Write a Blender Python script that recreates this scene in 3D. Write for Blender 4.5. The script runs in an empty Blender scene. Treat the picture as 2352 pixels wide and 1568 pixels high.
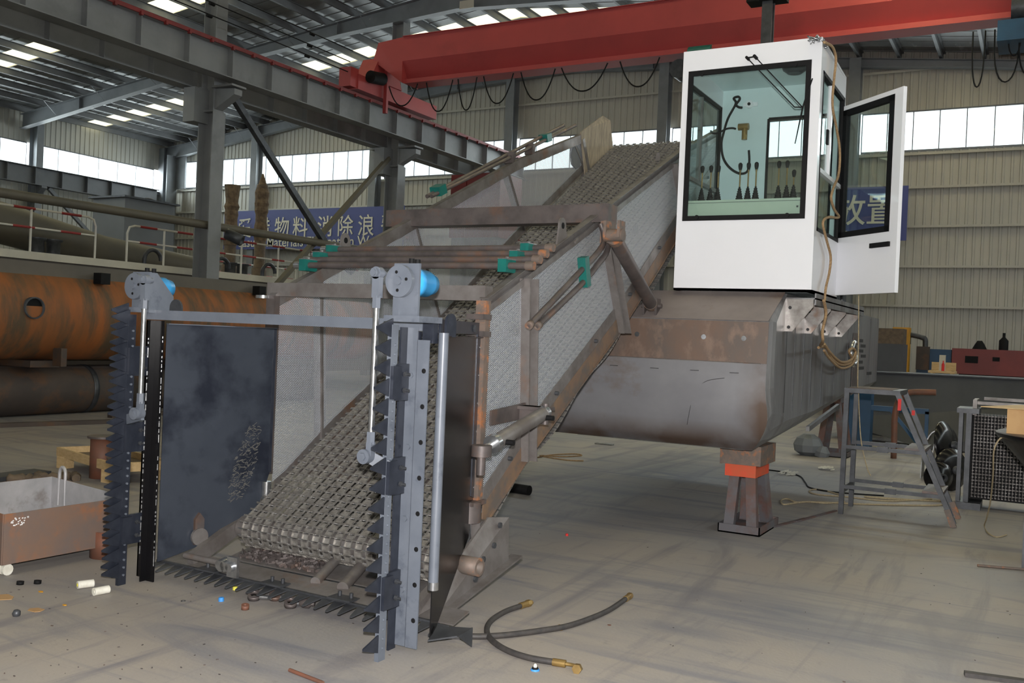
import bpy, math, random
import numpy as np
from mathutils import Vector, Matrix
random.seed(7)
SC = bpy.context.scene
COL = SC.collection

# ------------------------------------------------------------------ camera
FPX, CAMH = 2202.0, 1.6
YAW, PIT, ROL = -0.50548, -0.005849, 0.043211
_F = Vector((math.sin(YAW)*math.cos(PIT), math.cos(YAW)*math.cos(PIT), math.sin(PIT)))
_r0 = Vector((math.cos(YAW), -math.sin(YAW), 0)); _u0 = _r0.cross(_F)
_R = _r0*math.cos(ROL)+_u0*math.sin(ROL); _U = -_r0*math.sin(ROL)+_u0*math.cos(ROL)
CAMP = Vector((0, 0, CAMH))
cam_d = bpy.data.cameras.new('camera'); cam = bpy.data.objects.new('camera', cam_d); COL.objects.link(cam)
cam_d.sensor_width = 36.0; cam_d.lens = FPX/2352*36.0; cam_d.clip_end = 300
m = Matrix((_R, _U, -_F)).transposed().to_4x4(); m.translation = CAMP
cam.matrix_world = m; SC.camera = cam

def P(px, py, X=None, Y=None, Z=None):
    """where a sight line meets a real plane of the place (x, y or z constant)"""
    d = _F*FPX + _R*(px-1176) - _U*(py-784)
    if X is not None: t = (X-CAMP.x)/d.x
    elif Y is not None: t = (Y-CAMP.y)/d.y
    else: t = (Z-CAMP.z)/d.z
    return CAMP + d*t

# ------------------------------------------------------------------ light
W = bpy.data.worlds.new('World'); SC.world = W; W.use_nodes = True
bg = W.node_tree.nodes['Background']; bg.inputs[0].default_value = (0.93, 0.97, 1.0, 1); bg.inputs[1].default_value = 2.2

def area(name, loc, target, sx, sy, energy, color=(1, 1, 1)):
    l = bpy.data.lights.new(name, 'AREA'); l.shape = 'RECTANGLE'; l.size = sx; l.size_y = sy; l.energy = energy; l.color = color
    o = bpy.data.objects.new(name, l); COL.objects.link(o); o.location = loc
    o.rotation_euler = (Vector(target)-Vector(loc)).to_track_quat('-Z', 'Y').to_euler(); return o
# the camera's own flash, fired just above the lens
fl = bpy.data.lights.new('camera_flash', 'POINT'); fl.energy = 1750; fl.shadow_soft_size = 0.035; fl.color = (1.0, 0.97, 0.95)
flo = bpy.data.objects.new('camera_flash', fl); COL.objects.link(flo); flo.location = CAMP + _U*0.16 + _R*0.0 - _F*0.02
# daylight falling through the two window bands
area('daylight_back', (-11.2, 27.9, 7.5), (-11.2, 20, 5.5), 40.4, 1.7, 1900, (0.95, 0.98, 1))
area('daylight_left', (-32.1, 11, 7.3), (-24, 11, 5.5), 34, 1.6, 2700, (0.95, 0.98, 1))
area('daylight_right', (9.6, 11, 7.3), (2, 11, 5.5), 34, 1.6, 1400, (0.95, 0.98, 1))
# daylight on the translucent roof strips
for y_ in (5.6, 11.65, 17.72, 23.7):
    area('daylight_roof', (-22.4, y_, 10.3), (-22.4+0.108, y_, 9.3), 18.2, 0.8, 700, (1, 0.98, 0.88))
    area('daylight_roof', (-2.2, y_, 9.95), (-2.2-0.115, y_, 8.95), 22, 0.8, 850, (1, 0.98, 0.88))
SC.view_settings.view_transform = 'Standard'; SC.view_settings.look = 'None'
SC.view_settings.exposure = 0.0; SC.view_settings.gamma = 1.0; SC.view_settings.use_curve_mapping = False
SC.cycles.use_denoising = True
SC.cycles.max_bounces = 8; SC.cycles.transparent_max_bounces = 24; SC.cycles.diffuse_bounces = 4
SC.cycles.sample_clamp_indirect = 6

# ------------------------------------------------------------------ materials
def lin(c):
    r = []
    for v in c[:3]:
        v = v/255.0
        r.append(v/12.92 if v <= 0.04045 else ((v+0.055)/1.055)**2.4)
    return (*r, 1)
MATS = {}
def mat(name, c1, c2=None, scale=3.0, rough=0.6, metal=0.0, c3=None, s3=1.2, t3=0.58, bump=0.0, bscale=40, detail=6,
        stretch=(1, 1, 1), spec=0.5, rough2=None, coat=0.0):
    if name in MATS: return MATS[name]
    M = bpy.data.materials.new(name); M.use_nodes = True; nt = M.node_tree; N = nt.nodes; L = nt.links
    b = N['Principled BSDF']; b.inputs['Roughness'].default_value = rough; b.inputs['Metallic'].default_value = metal
    b.inputs['Specular IOR Level'].default_value = spec; b.inputs['Coat Weight'].default_value = coat
    b.inputs['Base Color'].default_value = lin(c1)
    if c2 is not None:
        tc = N.new('ShaderNodeNewGeometry')
        mp = N.new('ShaderNodeMapping'); mp.inputs['Scale'].default_value = stretch; L.new(tc.outputs['Position'], mp.inputs[0])
        n1 = N.new('ShaderNodeTexNoise'); n1.inputs['Scale'].default_value = scale; n1.inputs['Detail'].default_value = detail
        n1.inputs['Roughness'].default_value = 0.6
        L.new(mp.outputs[0], n1.inputs['Vector'])
        r = N.new('ShaderNodeValToRGB'); r.color_ramp.elements[0].position = 0.36; r.color_ramp.elements[1].position = 0.64
        r.color_ramp.elements[0].color = lin(c1); r.color_ramp.elements[1].color = lin(c2)
        L.new(n1.outputs['Fac'], r.inputs[0]); out = r.outputs[0]
        if c3 is not None:
            n2 = N.new('ShaderNodeTexNoise'); n2.inputs['Scale'].default_value = s3; n2.inputs['Detail'].default_value = 8
            n2.inputs['Roughness'].default_value = 0.65
            off = N.new('ShaderNodeVectorMath'); off.operation = 'ADD'; off.inputs[1].default_value = (7.3, 2.1, 5.5)
            L.new(mp.outputs[0], off.inputs[0]); L.new(off.outputs[0], n2.inputs['Vector'])
            r2 = N.new('ShaderNodeValToRGB'); r2.color_ramp.elements[0].position = t3-0.07; r2.color_ramp.elements[1].position = t3+0.07
            L.new(n2.outputs['Fac'], r2.inputs[0])
            mx = N.new('ShaderNodeMix'); mx.data_type = 'RGBA'; L.new(r2.outputs[0], mx.inputs[0])
            L.new(out, mx.inputs[6]); mx.inputs[7].default_value = lin(c3); out = mx.outputs[2]
        L.new(out, b.inputs['Base Color'])
        if rough2 is not None:
            mr = N.new('ShaderNodeMapRange'); L.new(n1.outputs['Fac'], mr.inputs[0])
            mr.inputs[1].default_value = 0.35; mr.inputs[2].default_value = 0.65; mr.inputs[3].default_value = rough; mr.inputs[4].default_value = rough2
            L.new(mr.outputs[0], b.inputs['Roughness'])
        if bump > 0:
            n3 = N.new('ShaderNodeTexNoise'); n3.inputs['Scale'].default_value = bscale; n3.inputs['Detail'].default_value = 4
            L.new(mp.outputs[0], n3.inputs['Vector'])
            bp = N.new('ShaderNodeBump'); bp.inputs['Strength'].default_value = bump; bp.inputs['Distance'].default_value = 0.01
            L.new(n3.outputs['Fac'], bp.inputs['Height']); L.new(bp.outputs[0], b.inputs['Normal'])
    MATS[name] = M; return M

def glass_mat(name, tint=(220, 238, 235), refl=0.10, alpha_col=None):
    M = bpy.data.materials.new(name); M.use_nodes = True; nt = M.node_tree; N = nt.nodes; L = nt.links
    N.remove(N['Principled BSDF']); out = N['Material Output']
    t = N.new('ShaderNodeBsdfTransparent'); t.inputs[0].default_value = lin(tint)
    g = N.new('ShaderNodeBsdfGlossy'); g.inputs['Roughness'].default_value = 0.02; g.inputs[0].default_value = (1, 1, 1, 1)
    fr = N.new('ShaderNodeLayerWeight'); fr.inputs[0].default_value = 0.25
    ml = N.new('ShaderNodeMath'); ml.operation = 'MULTIPLY_ADD'; L.new(fr.outputs['Facing'], ml.inputs[0]); ml.inputs[1].default_value = refl*1.5; ml.inputs[2].default_value = refl*0.35; ml.use_clamp = True
    mx = N.new('ShaderNodeMixShader'); L.new(ml.outputs[0], mx.inputs[0]); L.new(t.outputs[0], mx.inputs[1]); L.new(g.outputs[0], mx.inputs[2])
    L.new(mx.outputs[0], out.inputs[0]); MATS[name] = M; return M

def mesh_mat(name, col=(182, 187, 194), pitch=0.023, wire=0.33, axis='yz', ratio=0.5, rot=0.0):
    """expanded metal: diamond openings cut through a zinc sheet"""
    M = bpy.data.materials.new(name); M.use_nodes = True; nt = M.node_tree; N = nt.nodes; L = nt.links
    b = N['Principled BSDF']; b.inputs['Base Color'].default_value = lin(col); b.inputs['Metallic'].default_value = 0.15
    b.inputs['Roughness'].default_value = 0.5; out = N['Material Output']
    g = N.new('ShaderNodeNewGeometry'); sep = N.new('ShaderNodeSeparateXYZ')
    mp = N.new('ShaderNodeMapping'); mp.inputs['Rotation'].default_value = (rot, 0, 0); L.new(g.outputs['Position'], mp.inputs[0]); L.new(mp.outputs[0], sep.inputs[0])
    def mth(op, a, bb=None):
        n = N.new('ShaderNodeMath'); n.operation = op
        if isinstance(a, (int, float)): n.inputs[0].default_value = a
        else: L.new(a, n.inputs[0])
        if bb is not None:
            if isinstance(bb, (int, float)): n.inputs[1].default_value = bb
            else: L.new(bb, n.inputs[1])
        return n.outputs[0]
    u = mth('DIVIDE', sep.outputs[1], pitch); v = mth('DIVIDE', sep.outputs[2], pitch*ratio)
    s = mth('ADD', u, v); d = mth('SUBTRACT', u, v)
    fa = mth('FRACT', s); fb = mth('FRACT', d)
    ea = mth('LESS_THAN', fa, wire); eb = mth('LESS_THAN', fb, wire)
    mxx = mth('MAXIMUM', ea, eb)
    t = N.new('ShaderNodeBsdfTransparent'); mx = N.new('ShaderNodeMixShader')
    L.new(mxx, mx.inputs[0]); L.new(t.outputs[0], mx.inputs[1]); L.new(b.outputs[0], mx.inputs[2]); L.new(mx.outputs[0], out.inputs[0])
    MATS[name] = M; return M

m_floor = None
def floor_mat():
    M = bpy.data.materials.new('concrete_floor'); M.use_nodes = True; nt = M.node_tree; N = nt.nodes; L = nt.links
    b = N['Principled BSDF']; b.inputs['Roughness'].default_value = 0.55; b.inputs['Specular IOR Level'].default_value = 0.16
    g = N.new('ShaderNodeNewGeometry')
    def noise(sc, det, st=(1, 1, 1), rot=0.0, dist=0.0):
        mp = N.new('ShaderNodeMapping'); mp.inputs['Scale'].default_value = st; mp.inputs['Rotation'].default_value = (0, 0, rot)
        L.new(g.outputs['Position'], mp.inputs[0]); n = N.new('ShaderNodeTexNoise'); n.inputs['Scale'].default_value = sc
        n.inputs['Detail'].default_value = det; n.inputs['Roughness'].default_value = 0.62; n.inputs['Distortion'].default_value = dist
        L.new(mp.outputs[0], n.inputs['Vector']); return n.outputs['Fac']
    def ramp(f, a, bb):
        r = N.new('ShaderNodeValToRGB'); r.color_ramp.elements[0].position = a; r.color_ramp.elements[1].position = bb; L.new(f, r.inputs[0]); return r.outputs[0]
    def mix(f, a, c2):
        mx = N.new('ShaderNodeMix'); mx.data_type = 'RGBA'; L.new(f, mx.inputs[0])
        if isinstance(a, tuple): mx.inputs[6].default_value = a
        else: L.new(a, mx.inputs[6])
        mx.inputs[7].default_value = c2; return mx.outputs[2]
    c = mix(ramp(noise(0.55, 6), 0.38, 0.62), lin((147, 144, 142)), lin((160, 152, 143)))
    c = mix(ramp(noise(1.1, 8, (0.35, 2.2, 1), -0.5, 1.2), 0.50, 0.70), c, lin((120, 121, 128)))
    c = mix(ramp(noise(0.8, 8, (2.6, 0.30, 1), 0.5, 1.4), 0.54, 0.70), c, lin((124, 121, 124)))
    c = mix(ramp(noise(9, 6), 0.62, 0.80), c, lin((126, 122, 118)))
    c = mix(ramp(noise(60, 4), 0.66, 0.76), c, lin((112, 108, 105)))
    L.new(c, b.inputs['Base Color'])
    n3 = N.new('ShaderNodeTexNoise'); n3.inputs['Scale'].default_value = 50; L.new(g.outputs['Position'], n3.inputs['Vector'])
    bp = N.new('ShaderNodeBump'); bp.inputs['Strength'].default_value = 0.12; bp.inputs['Distance'].default_value = 0.01
    L.new(n3.outputs['Fac'], bp.inputs['Height']); L.new(bp.outputs[0], b.inputs['Normal'])
    return M

# ------------------------------------------------------------------ mesh building
class MB:
    def __init__(s): s.v = []; s.f = []; s.sm = []
    def add(s, vs, fs, smooth=False):
        o = len(s.v); s.v += [tuple(v) for v in vs]; s.f += [tuple(i+o for i in f) for f in fs]; s.sm += [smooth]*len(fs); return s
    def box(s, x0, x1, y0, y1, z0, z1):
        return s.add([(x, y, z) for x in (x0, x1) for y in (y0, y1) for z in (z0, z1)],
                     [(0, 1, 3, 2), (4, 6, 7, 5), (0, 4, 5, 1), (2, 3, 7, 6), (0, 2, 6, 4), (1, 5, 7, 3)])
    def cbox(s, c, sx, sy, sz): return s.box(c[0]-sx/2, c[0]+sx/2, c[1]-sy/2, c[1]+sy/2, c[2]-sz/2, c[2]+sz/2)
    def frame(s, d, up=(0, 0, 1)):
        d = Vector(d).normalized(); up = Vector(up)
        if abs(d.dot(up.normalized())) > 0.99: up = Vector((0, 1, 0))
        a = d.cross(up).normalized(); b = a.cross(d).normalized(); return d, a, b
    def bar(s, p0, p1, w, h, up=(0, 0, 1)):
        p0, p1 = Vector(p0), Vector(p1); d, a, b = s.frame(p1-p0, up)
        vs = [p+a*(i*w/2)+b*(j*h/2) for p in (p0, p1) for i, j in ((-1, -1), (1, -1), (1, 1), (-1, 1))]
        return s.add(vs, [(0, 1, 2, 3), (7, 6, 5, 4), (0, 4, 5, 1), (1, 5, 6, 2), (2, 6, 7, 3), (3, 7, 4, 0)])
    def prof(s, p0, p1, pts, up=(0, 0, 1)):
        """extrude a 2-D outline (a, b) from p0 to p1"""
        p0, p1 = Vector(p0), Vector(p1); d, a, b = s.frame(p1-p0, up); n = len(pts)
        vs = [p+a*x+b*y for p in (p0, p1) for x, y in pts]
        fs = [tuple(range(n)), tuple(range(2*n-1, n-1, -1))]+[(i, i+n, (i+1) % n+n, (i+1) % n) for i in range(n)]
        return s.add(vs, fs)
    def ibeam(s, p0, p1, w, h, t, up=(0, 0, 1)):
        w2, h2, t2 = w/2, h/2, t/2
        s.prof(p0, p1, [(-w2, -h2), (w2, -h2), (w2, -h2+t), (-w2, -h2+t)], up); s.prof(p0, p1, [(-w2, h2-t), (w2, h2-t), (w2, h2), (-w2, h2)], up)
        return s.prof(p0, p1, [(-t2, -h2+t), (t2, -h2+t), (t2, h2-t), (-t2, h2-t)], up)
    def angle(s, p0, p1, a, t, up=(0, 0, 1), sx=1, sy=1):
        return s.prof(p0, p1, [(0, 0), (sx*a, 0), (sx*a, sy*t), (sx*t, sy*t), (sx*t, sy*a), (0, sy*a)], up)
    def cyl(s, p0, p1, r, n=16, r2=None, smooth=True):
        p0, p1 = Vector(p0), Vector(p1); d, a, b = s.frame(p1-p0); r2 = r if r2 is None else r2
        vs = [p+(a*math.cos(2*math.pi*i/n)+b*math.sin(2*math.pi*i/n))*rr for p, rr in ((p0, r), (p1, r2)) for i in range(n)]
        s.add(vs, [(i, (i+1) % n, (i+1) % n+n, i+n) for i in range(n)], smooth)
        return s.add(vs, [tuple(range(n-1, -1, -1)), tuple(range(n, 2*n))])
    def pipe(s, p0, p1, r, ri, n=20):
        p0, p1 = Vector(p0), Vector(p1); d, a, b = s.frame(p1-p0)
        ring = lambda p, rr: [p+(a*math.cos(2*math.pi*i/n)+b*math.sin(2*math.pi*i/n))*rr for i in range(n)]
        vs = ring(p0, r)+ring(p1, r)+ring(p1, ri)+ring(p0, ri)
        fs = []
        for k in range(4):
            for i in range(n): fs.append((k*n+i, k*n+(i+1) % n, ((k+1) % 4)*n+(i+1) % n, ((k+1) % 4)*n+i))
        o = len(s.f); s.add(vs, fs, True)
        for k in (1, 3):
            for i in range(n): s.sm[o+k*n+i] = False
        return s
    def tube(s, pts, r, n=10, closed=False):
        pts = [Vector(p) for p in pts]; m_ = len(pts); vs = []; prev = None
        for i, p in enumerate(pts):
            if closed: t = pts[(i+1) % m_]-pts[i-1]
            else: t = pts[min(i+1, m_-1)]-pts[max(i-1, 0)]
            t.normalize()
            if prev is None: a = t.orthogonal().normalized()
            else:
                a = prev-t*prev.dot(t); a = a.normalized() if a.length > 1e-6 else t.orthogonal().normalized()
            prev = a; b = t.cross(a)
            rr = r[i] if isinstance(r, (list, tuple)) else r
            vs += [p+(a*math.cos(2*math.pi*k/n)+b*math.sin(2*math.pi*k/n))*rr for k in range(n)]
        fs = []
        for i in range(m_ if closed else m_-1):
            j = (i+1) % m_
            for k in range(n): fs.append((i*n+k, i*n+(k+1) % n, j*n+(k+1) % n, j*n+k))
        s.add(vs, fs, True)
        if not closed: s.add(vs, [tuple(range(n-1, -1, -1)), tuple(range((m_-1)*n, m_*n))])
        return s
    def plate(s, poly, thick, n=None):
        """flat plate of a 3-D polygon, given its thickness"""
        poly = [Vector(p) for p in poly]
        if n is None:
            n = Vector((0, 0, 0))
            for i in range(len(poly)):
                a, b = poly[i], poly[(i+1) % len(poly)]; n += a.cross(b)
            n.normalize()
        else: n = Vector(n).normalized()
        k = len(poly); vs = poly+[p+n*thick for p in poly]
        return s.add(vs, [tuple(range(k-1, -1, -1)), tuple(range(k, 2*k))]+[(i, (i+1) % k, (i+1) % k+k, i+k) for i in range(k)])
    def lathe(s, base, axis, prof, n=20, smooth=True):
        base = Vector(base); d, a, b = s.frame(axis); vs = []
        for r, h in prof: vs += [base+d*h+(a*math.cos(2*math.pi*i/n)+b*math.sin(2*math.pi*i/n))*r for i in range(n)]
        k = len(prof)
        s.add(vs, [(j*n+i, j*n+(i+1) % n, (j+1)*n+(i+1) % n, (j+1)*n+i) for j in range(k-1) for i in range(n)], smooth)
        return s.add(vs, [tuple(range(n-1, -1, -1)), tuple(range((k-1)*n, k*n))])
    def hexa(s, c, axis, r, h): return s.cyl(c, Vector(c)+Vector(axis).normalized()*h, r, 6, smooth=False)
    def build(s, name, material, parent=None, **props):
        org = Vector((0, 0, 0)); q = parent
        while q is not None: org += q.location; q = q.parent
        own = Vector((0, 0, 0))
        if parent is None and s.v:
            a = np.array(s.v); own = Vector(((a[:, 0].min()+a[:, 0].max())/2, (a[:, 1].min()+a[:, 1].max())/2, a[:, 2].min()))
        o = org+own
        me = bpy.data.meshes.new(name)
        me.from_pydata([(v[0]-o.x, v[1]-o.y, v[2]-o.z) for v in s.v], [], s.f)
        me.polygons.foreach_set('use_smooth', s.sm); me.materials.append(material); me.update()
        ob = bpy.data.objects.new(name, me); COL.objects.link(ob); ob.location = own
        if parent is not None: ob.parent = parent
        for k, v in props.items(): ob[k] = v
        return ob

def thing(name, loc, label, category, group=None):
    o = bpy.data.objects.new(name, None); COL.objects.link(o); o.location = loc; o.empty_display_size = 0.1
    o['label'] = label; o['category'] = category
    if group: o['group'] = group
    return o
def tag(o, label, category, group=None):
    o['label'] = label; o['category'] = category
    if group: o['group'] = group
    return o
def struct(mb, name, material): return mb.build(name, material, None, kind='structure')
def copy_tree(o, parent=None):
    c = o.copy(); COL.objects.link(c); c.parent = parent
    for ch in list(o.children): copy_tree(ch, c)
    return c
def spline(pts, k=6):
    pts = [Vector(p) for p in pts]; out = []; n = len(pts)
    for i in range(n-1):
        p0, p1, p2, p3 = pts[max(i-1, 0)], pts[i], pts[i+1], pts[min(i+2, n-1)]
        for j in range(k):
            t = j/k; out.append(0.5*((2*p1)+(p2-p0)*t+(2*p0-5*p1+4*p2-p3)*t*t+(3*p1-p0-3*p2+p3)*t**3))
    out.append(pts[-1]); return out

M = lambda n: MATS[n]
mat('siding', (176, 174, 164), (168, 167, 158), 0.7, 0.5, 0.1)
mat('roof_foil', (128, 130, 130), (148, 149, 150), 0.8, 0.45, 0.25, c3=(200, 204, 208), s3=2.0, t3=0.68, stretch=(1.5, 0.4, 1))
mat('purlin_grey', (104, 106, 108), (116, 118, 120), 2, 0.6, 0.1)
mat('steel_grey_paint', (96, 100, 105), (108, 111, 116), 1.5, 0.55, 0.0)
mat('rafter_paint', (110, 114, 118), (124, 128, 132), 1.5, 0.5, 0.0)
mat('beam_dark', (118, 120, 122), (130, 132, 134), 1.2, 0.55, 0.0, c3=(106, 108, 110), s3=0.6)
mat('crane_red', (172, 66, 65), (160, 62, 62), 0.9, 0.5, 0.0, c3=(150, 58, 58), s3=0.5, t3=0.62)
mat('rail_red', (128, 40, 40), (104, 38, 38), 4, 0.6)
mat('black_rubber', (12, 12, 13), (18, 18, 20), 20, 0.7, spec=0.25)
mat('gun_metal', (60, 62, 66), (78, 80, 84), 8, 0.45, 0.4)
mat('raw_steel', (128, 124, 122), (104, 98, 95), 5, 0.42, 0.45, c3=(120, 94, 78), s3=3.0, t3=0.66, rough2=0.6)
mat('raw_dark', (102, 94, 92), (80, 74, 73), 6, 0.5, 0.4, c3=(112, 88, 76), s3=4, t3=0.6)
mat('rail_rust', (126, 102, 80), (112, 92, 80), 4, 0.6, 0.2, c3=(98, 90, 84), s3=6, t3=0.55)
mat('weld_rust', (116, 100, 90), (98, 90, 84), 18, 0.6, 0.2, c3=(166, 106, 66), s3=12, t3=0.60)
mat('belt_steel', (160, 157, 152), (126, 122, 117), 30, 0.36, 0.5, c3=(140, 92, 66), s3=2.2, t3=0.74)
mat('bright_steel', (190, 192, 194), (160, 162, 165), 20, 0.25, 0.9)
mat('ground_steel', (176, 172, 168), (132, 126, 122), 9, 0.28, 0.6, c3=(150, 122, 104), s3=5, t3=0.62)
mat('header_blue_black', (50, 55, 64), (56, 61, 70), 2.5, 0.36, 0.0, c3=(30, 34, 44), s3=1.9, t3=0.56)
mat('header_lit_grey', (103, 109, 119), (92, 98, 108), 5, 0.38, 0.03, c3=(70, 76, 88), s3=5, t3=0.64, coat=0.2)  # the header's dark paint, lightened to carry its lit front faces in the colour
mat('header_black', (15, 15, 17), (21, 20, 22), 3, 0.22, 0.0, spec=0.35)
mat('blade_black', (38, 42, 52), (50, 54, 64), 12, 0.35, 0.2)
mat('motor_blue', (60, 160, 222), (48, 146, 210), 8, 0.35, 0.0)
mat('clamp_green', (12, 88, 82), (16, 100, 92), 12, 0.4)
mat('hull_steel', (132, 132, 133), (112, 112, 114), 2.6, 0.42, 0.3, c3=(92, 88, 86), s3=1.6, t3=0.56, stretch=(2.4, 2.4, 0.35))
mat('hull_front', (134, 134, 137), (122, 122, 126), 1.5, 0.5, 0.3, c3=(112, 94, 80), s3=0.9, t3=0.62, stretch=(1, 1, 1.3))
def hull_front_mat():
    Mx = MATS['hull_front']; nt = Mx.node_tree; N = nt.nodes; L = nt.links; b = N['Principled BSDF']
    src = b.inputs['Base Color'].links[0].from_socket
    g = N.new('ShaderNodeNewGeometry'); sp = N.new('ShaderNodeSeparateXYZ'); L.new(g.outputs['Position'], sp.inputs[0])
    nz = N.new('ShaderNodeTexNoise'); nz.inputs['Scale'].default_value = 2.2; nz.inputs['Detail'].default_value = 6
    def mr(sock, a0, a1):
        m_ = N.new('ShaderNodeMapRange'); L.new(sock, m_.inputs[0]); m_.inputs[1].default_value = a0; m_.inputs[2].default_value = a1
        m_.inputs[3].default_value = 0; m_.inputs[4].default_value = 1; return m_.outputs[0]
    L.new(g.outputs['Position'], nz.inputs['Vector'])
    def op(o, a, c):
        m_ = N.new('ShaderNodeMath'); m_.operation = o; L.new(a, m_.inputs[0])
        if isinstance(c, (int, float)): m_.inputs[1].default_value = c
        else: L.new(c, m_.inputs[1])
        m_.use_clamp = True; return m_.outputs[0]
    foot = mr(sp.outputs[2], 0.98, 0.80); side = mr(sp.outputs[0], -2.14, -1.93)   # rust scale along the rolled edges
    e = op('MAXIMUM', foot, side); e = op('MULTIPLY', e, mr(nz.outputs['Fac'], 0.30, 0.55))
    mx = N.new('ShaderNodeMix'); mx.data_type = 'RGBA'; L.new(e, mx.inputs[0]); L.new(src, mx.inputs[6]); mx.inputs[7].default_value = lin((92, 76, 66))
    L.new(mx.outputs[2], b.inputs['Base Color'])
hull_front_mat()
mat('hull_band', (112, 92, 80), (100, 90, 84), 4, 0.5, 0.25, c3=(128, 108, 96), s3=7, t3=0.58, stretch=(1, 1, .6))
mat('hull_deck', (140, 130, 126), (126, 117, 114), 3, 0.55, 0.2, c3=(112, 92, 80), s3=1.5, t3=0.64)
mat('cab_white', (228, 229, 233), (224, 226, 230), 1, 0.22, 0.0, coat=0.4)
mat('cab_inner', (206, 220, 222), (198, 214, 216), 2, 0.3)
mat('console_green', (180, 192, 176), (172, 184, 168), 2, 0.5)
mat('brass', (150, 124, 74), (128, 104, 62), 14, 0.4, 0.5)
mat('tank_rust', (150, 88, 42), (118, 80, 48), 1.3, 0.7, 0.0, c3=(86, 72, 54), s3=1.0, t3=0.55, stretch=(1, 2.6, 0.6), bump=0.1)
mat('dull_brown', (84, 72, 64), (66, 58, 54), 1.2, 0.7, c3=(96, 70, 50), s3=2)
mat('barge_grey', (82, 78, 72), (94, 88, 80), 1.1, 0.65)
mat('barge_cream', (196, 192, 176), (182, 178, 164), 2, 0.6)
mat('rail_white', (206, 204, 192), (194, 190, 180), 3, 0.5)
mat('stripe_red', (150, 46, 46), (134, 44, 44), 3, 0.5)
mat('duct_grey', (96, 90, 76), (82, 78, 68), 1, 0.6)
mat('cabinet_grey', (112, 116, 120), (102, 106, 110), 1, 0.6)
mat('banner_blue', (74, 82, 142), (66, 76, 132), 0.5, 0.6)
mat('banner_text', (206, 204, 190))
mat('rope_tan', (170, 142, 104), (138, 110, 80), 60, 0.9, bump=0.5, bscale=200)
mat('rope_pale', (172, 158, 128), (146, 132, 106), 60, 0.9)
mat('wood_pale', (206, 178, 132), (188, 158, 112), 6, 0.7, stretch=(1, 6, 6))
mat('stand_rust', (108, 74, 64), (90, 76, 72), 6, 0.65, 0.1, c3=(96, 94, 98), s3=3, t3=0.52)
mat('stand_orange', (206, 72, 40), (186, 84, 48), 8, 0.55)
mat('pipe_rust', (122, 78, 60), (102, 74, 62), 7, 0.6, 0.1)
mat('bin_rust', (126, 100, 84), (108, 98, 94), 2.5, 0.7, 0.1, c3=(148, 98, 64), s3=3.2, t3=0.58)
mat('bin_zinc', (190, 188, 190), (166, 166, 168), 4, 0.45, 0.3, c3=(136, 128, 122), s3=3, t3=0.62)
mat('hose_black', (52, 50, 50), (66, 62, 60), 30, 0.6)
mat('white_foam', (226, 224, 212), (208, 204, 190), 30, 0.8)
mat('cardboard', (186, 150, 104), (172, 134, 90), 5, 0.8)
mat('machine_red', (126, 46, 42), (112, 42, 40), 2, 0.5)
mat('machine_blue', (28, 74, 110), (24, 62, 92), 2, 0.5)
mat('machine_yellow', (214, 156, 34), (200, 142, 30), 2, 0.5)
mat('trough_dark', (68, 70, 74), (56, 58, 62), 1.0, 0.6)
mat('cap_blue', (60, 140, 214)); mat('cap_red', (206, 40, 36)); mat('cap_yellow', (214, 206, 80)); mat('chip_green', (18, 100, 92))
mat('paint_white', (226, 226, 226)); mat('hull_mark', (26, 26, 28)); mat('skylight_frame', (150, 150, 140))
mat('dust_pale', (96, 94, 88), (78, 78, 78), 60, 0.8)
mat('cheek_plate', (156, 144, 124), (122, 112, 98), 9, 0.7, stretch=(4, 4, .6))
mat('scrap_brown', (112, 96, 78), (90, 78, 66), 12, 0.8)
glass_mat('cab_glass', (243, 249, 248)); glass_mat('window_glass', (245, 250, 250))
mesh_mat('expanded_metal')
def skyl():
    Mx = bpy.data.materials.new('skylight_sheet'); Mx.use_nodes = True; N = Mx.node_tree.nodes; L = Mx.node_tree.links
    N.remove(N['Principled BSDF']); t = N.new('ShaderNodeBsdfTransparent'); t.inputs[0].default_value = lin((255, 250, 228))
    d = N.new('ShaderNodeBsdfTranslucent'); d.inputs[0].default_value = lin((252, 244, 214))
    mx = N.new('ShaderNodeMixShader'); mx.inputs[0].default_value = 0.25; L.new(t.outputs[0], mx.inputs[1]); L.new(d.outputs[0], mx.inputs[2])
    L.new(mx.outputs[0], N['Material Output'].inputs[0]); MATS['skylight_sheet'] = Mx
skyl()
# ================================================================== THE HALL
XL, XR, YB, YF = -31.5, 9.0, 27.3, -7.0
RIDGE, EAVE, RTOP = -13.5, 8.8, 10.75
def roofz(x): return EAVE+(RTOP-EAVE)*(x-XL)/(RIDGE-XL) if x <= RIDGE else RTOP-(x-RIDGE)*0.115
b = MB(); b.add([(XL-1, YF-6, 0), (XR+6, YF-6, 0), (XR+6, YB+0.5, 0), (XL-1, YB+0.5, 0)], [(0, 1, 2, 3)])
b.add([(XL-1, YF-6, -0.2), (XR+6, YF-6, -0.2), (XR+6, YB+0.5, -0.2), (XL-1, YB+0.5, -0.2)], [(3, 2, 1, 0)])
MATS['floor'] = floor_mat(); struct(b, 'floor', M('floor'))

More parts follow.
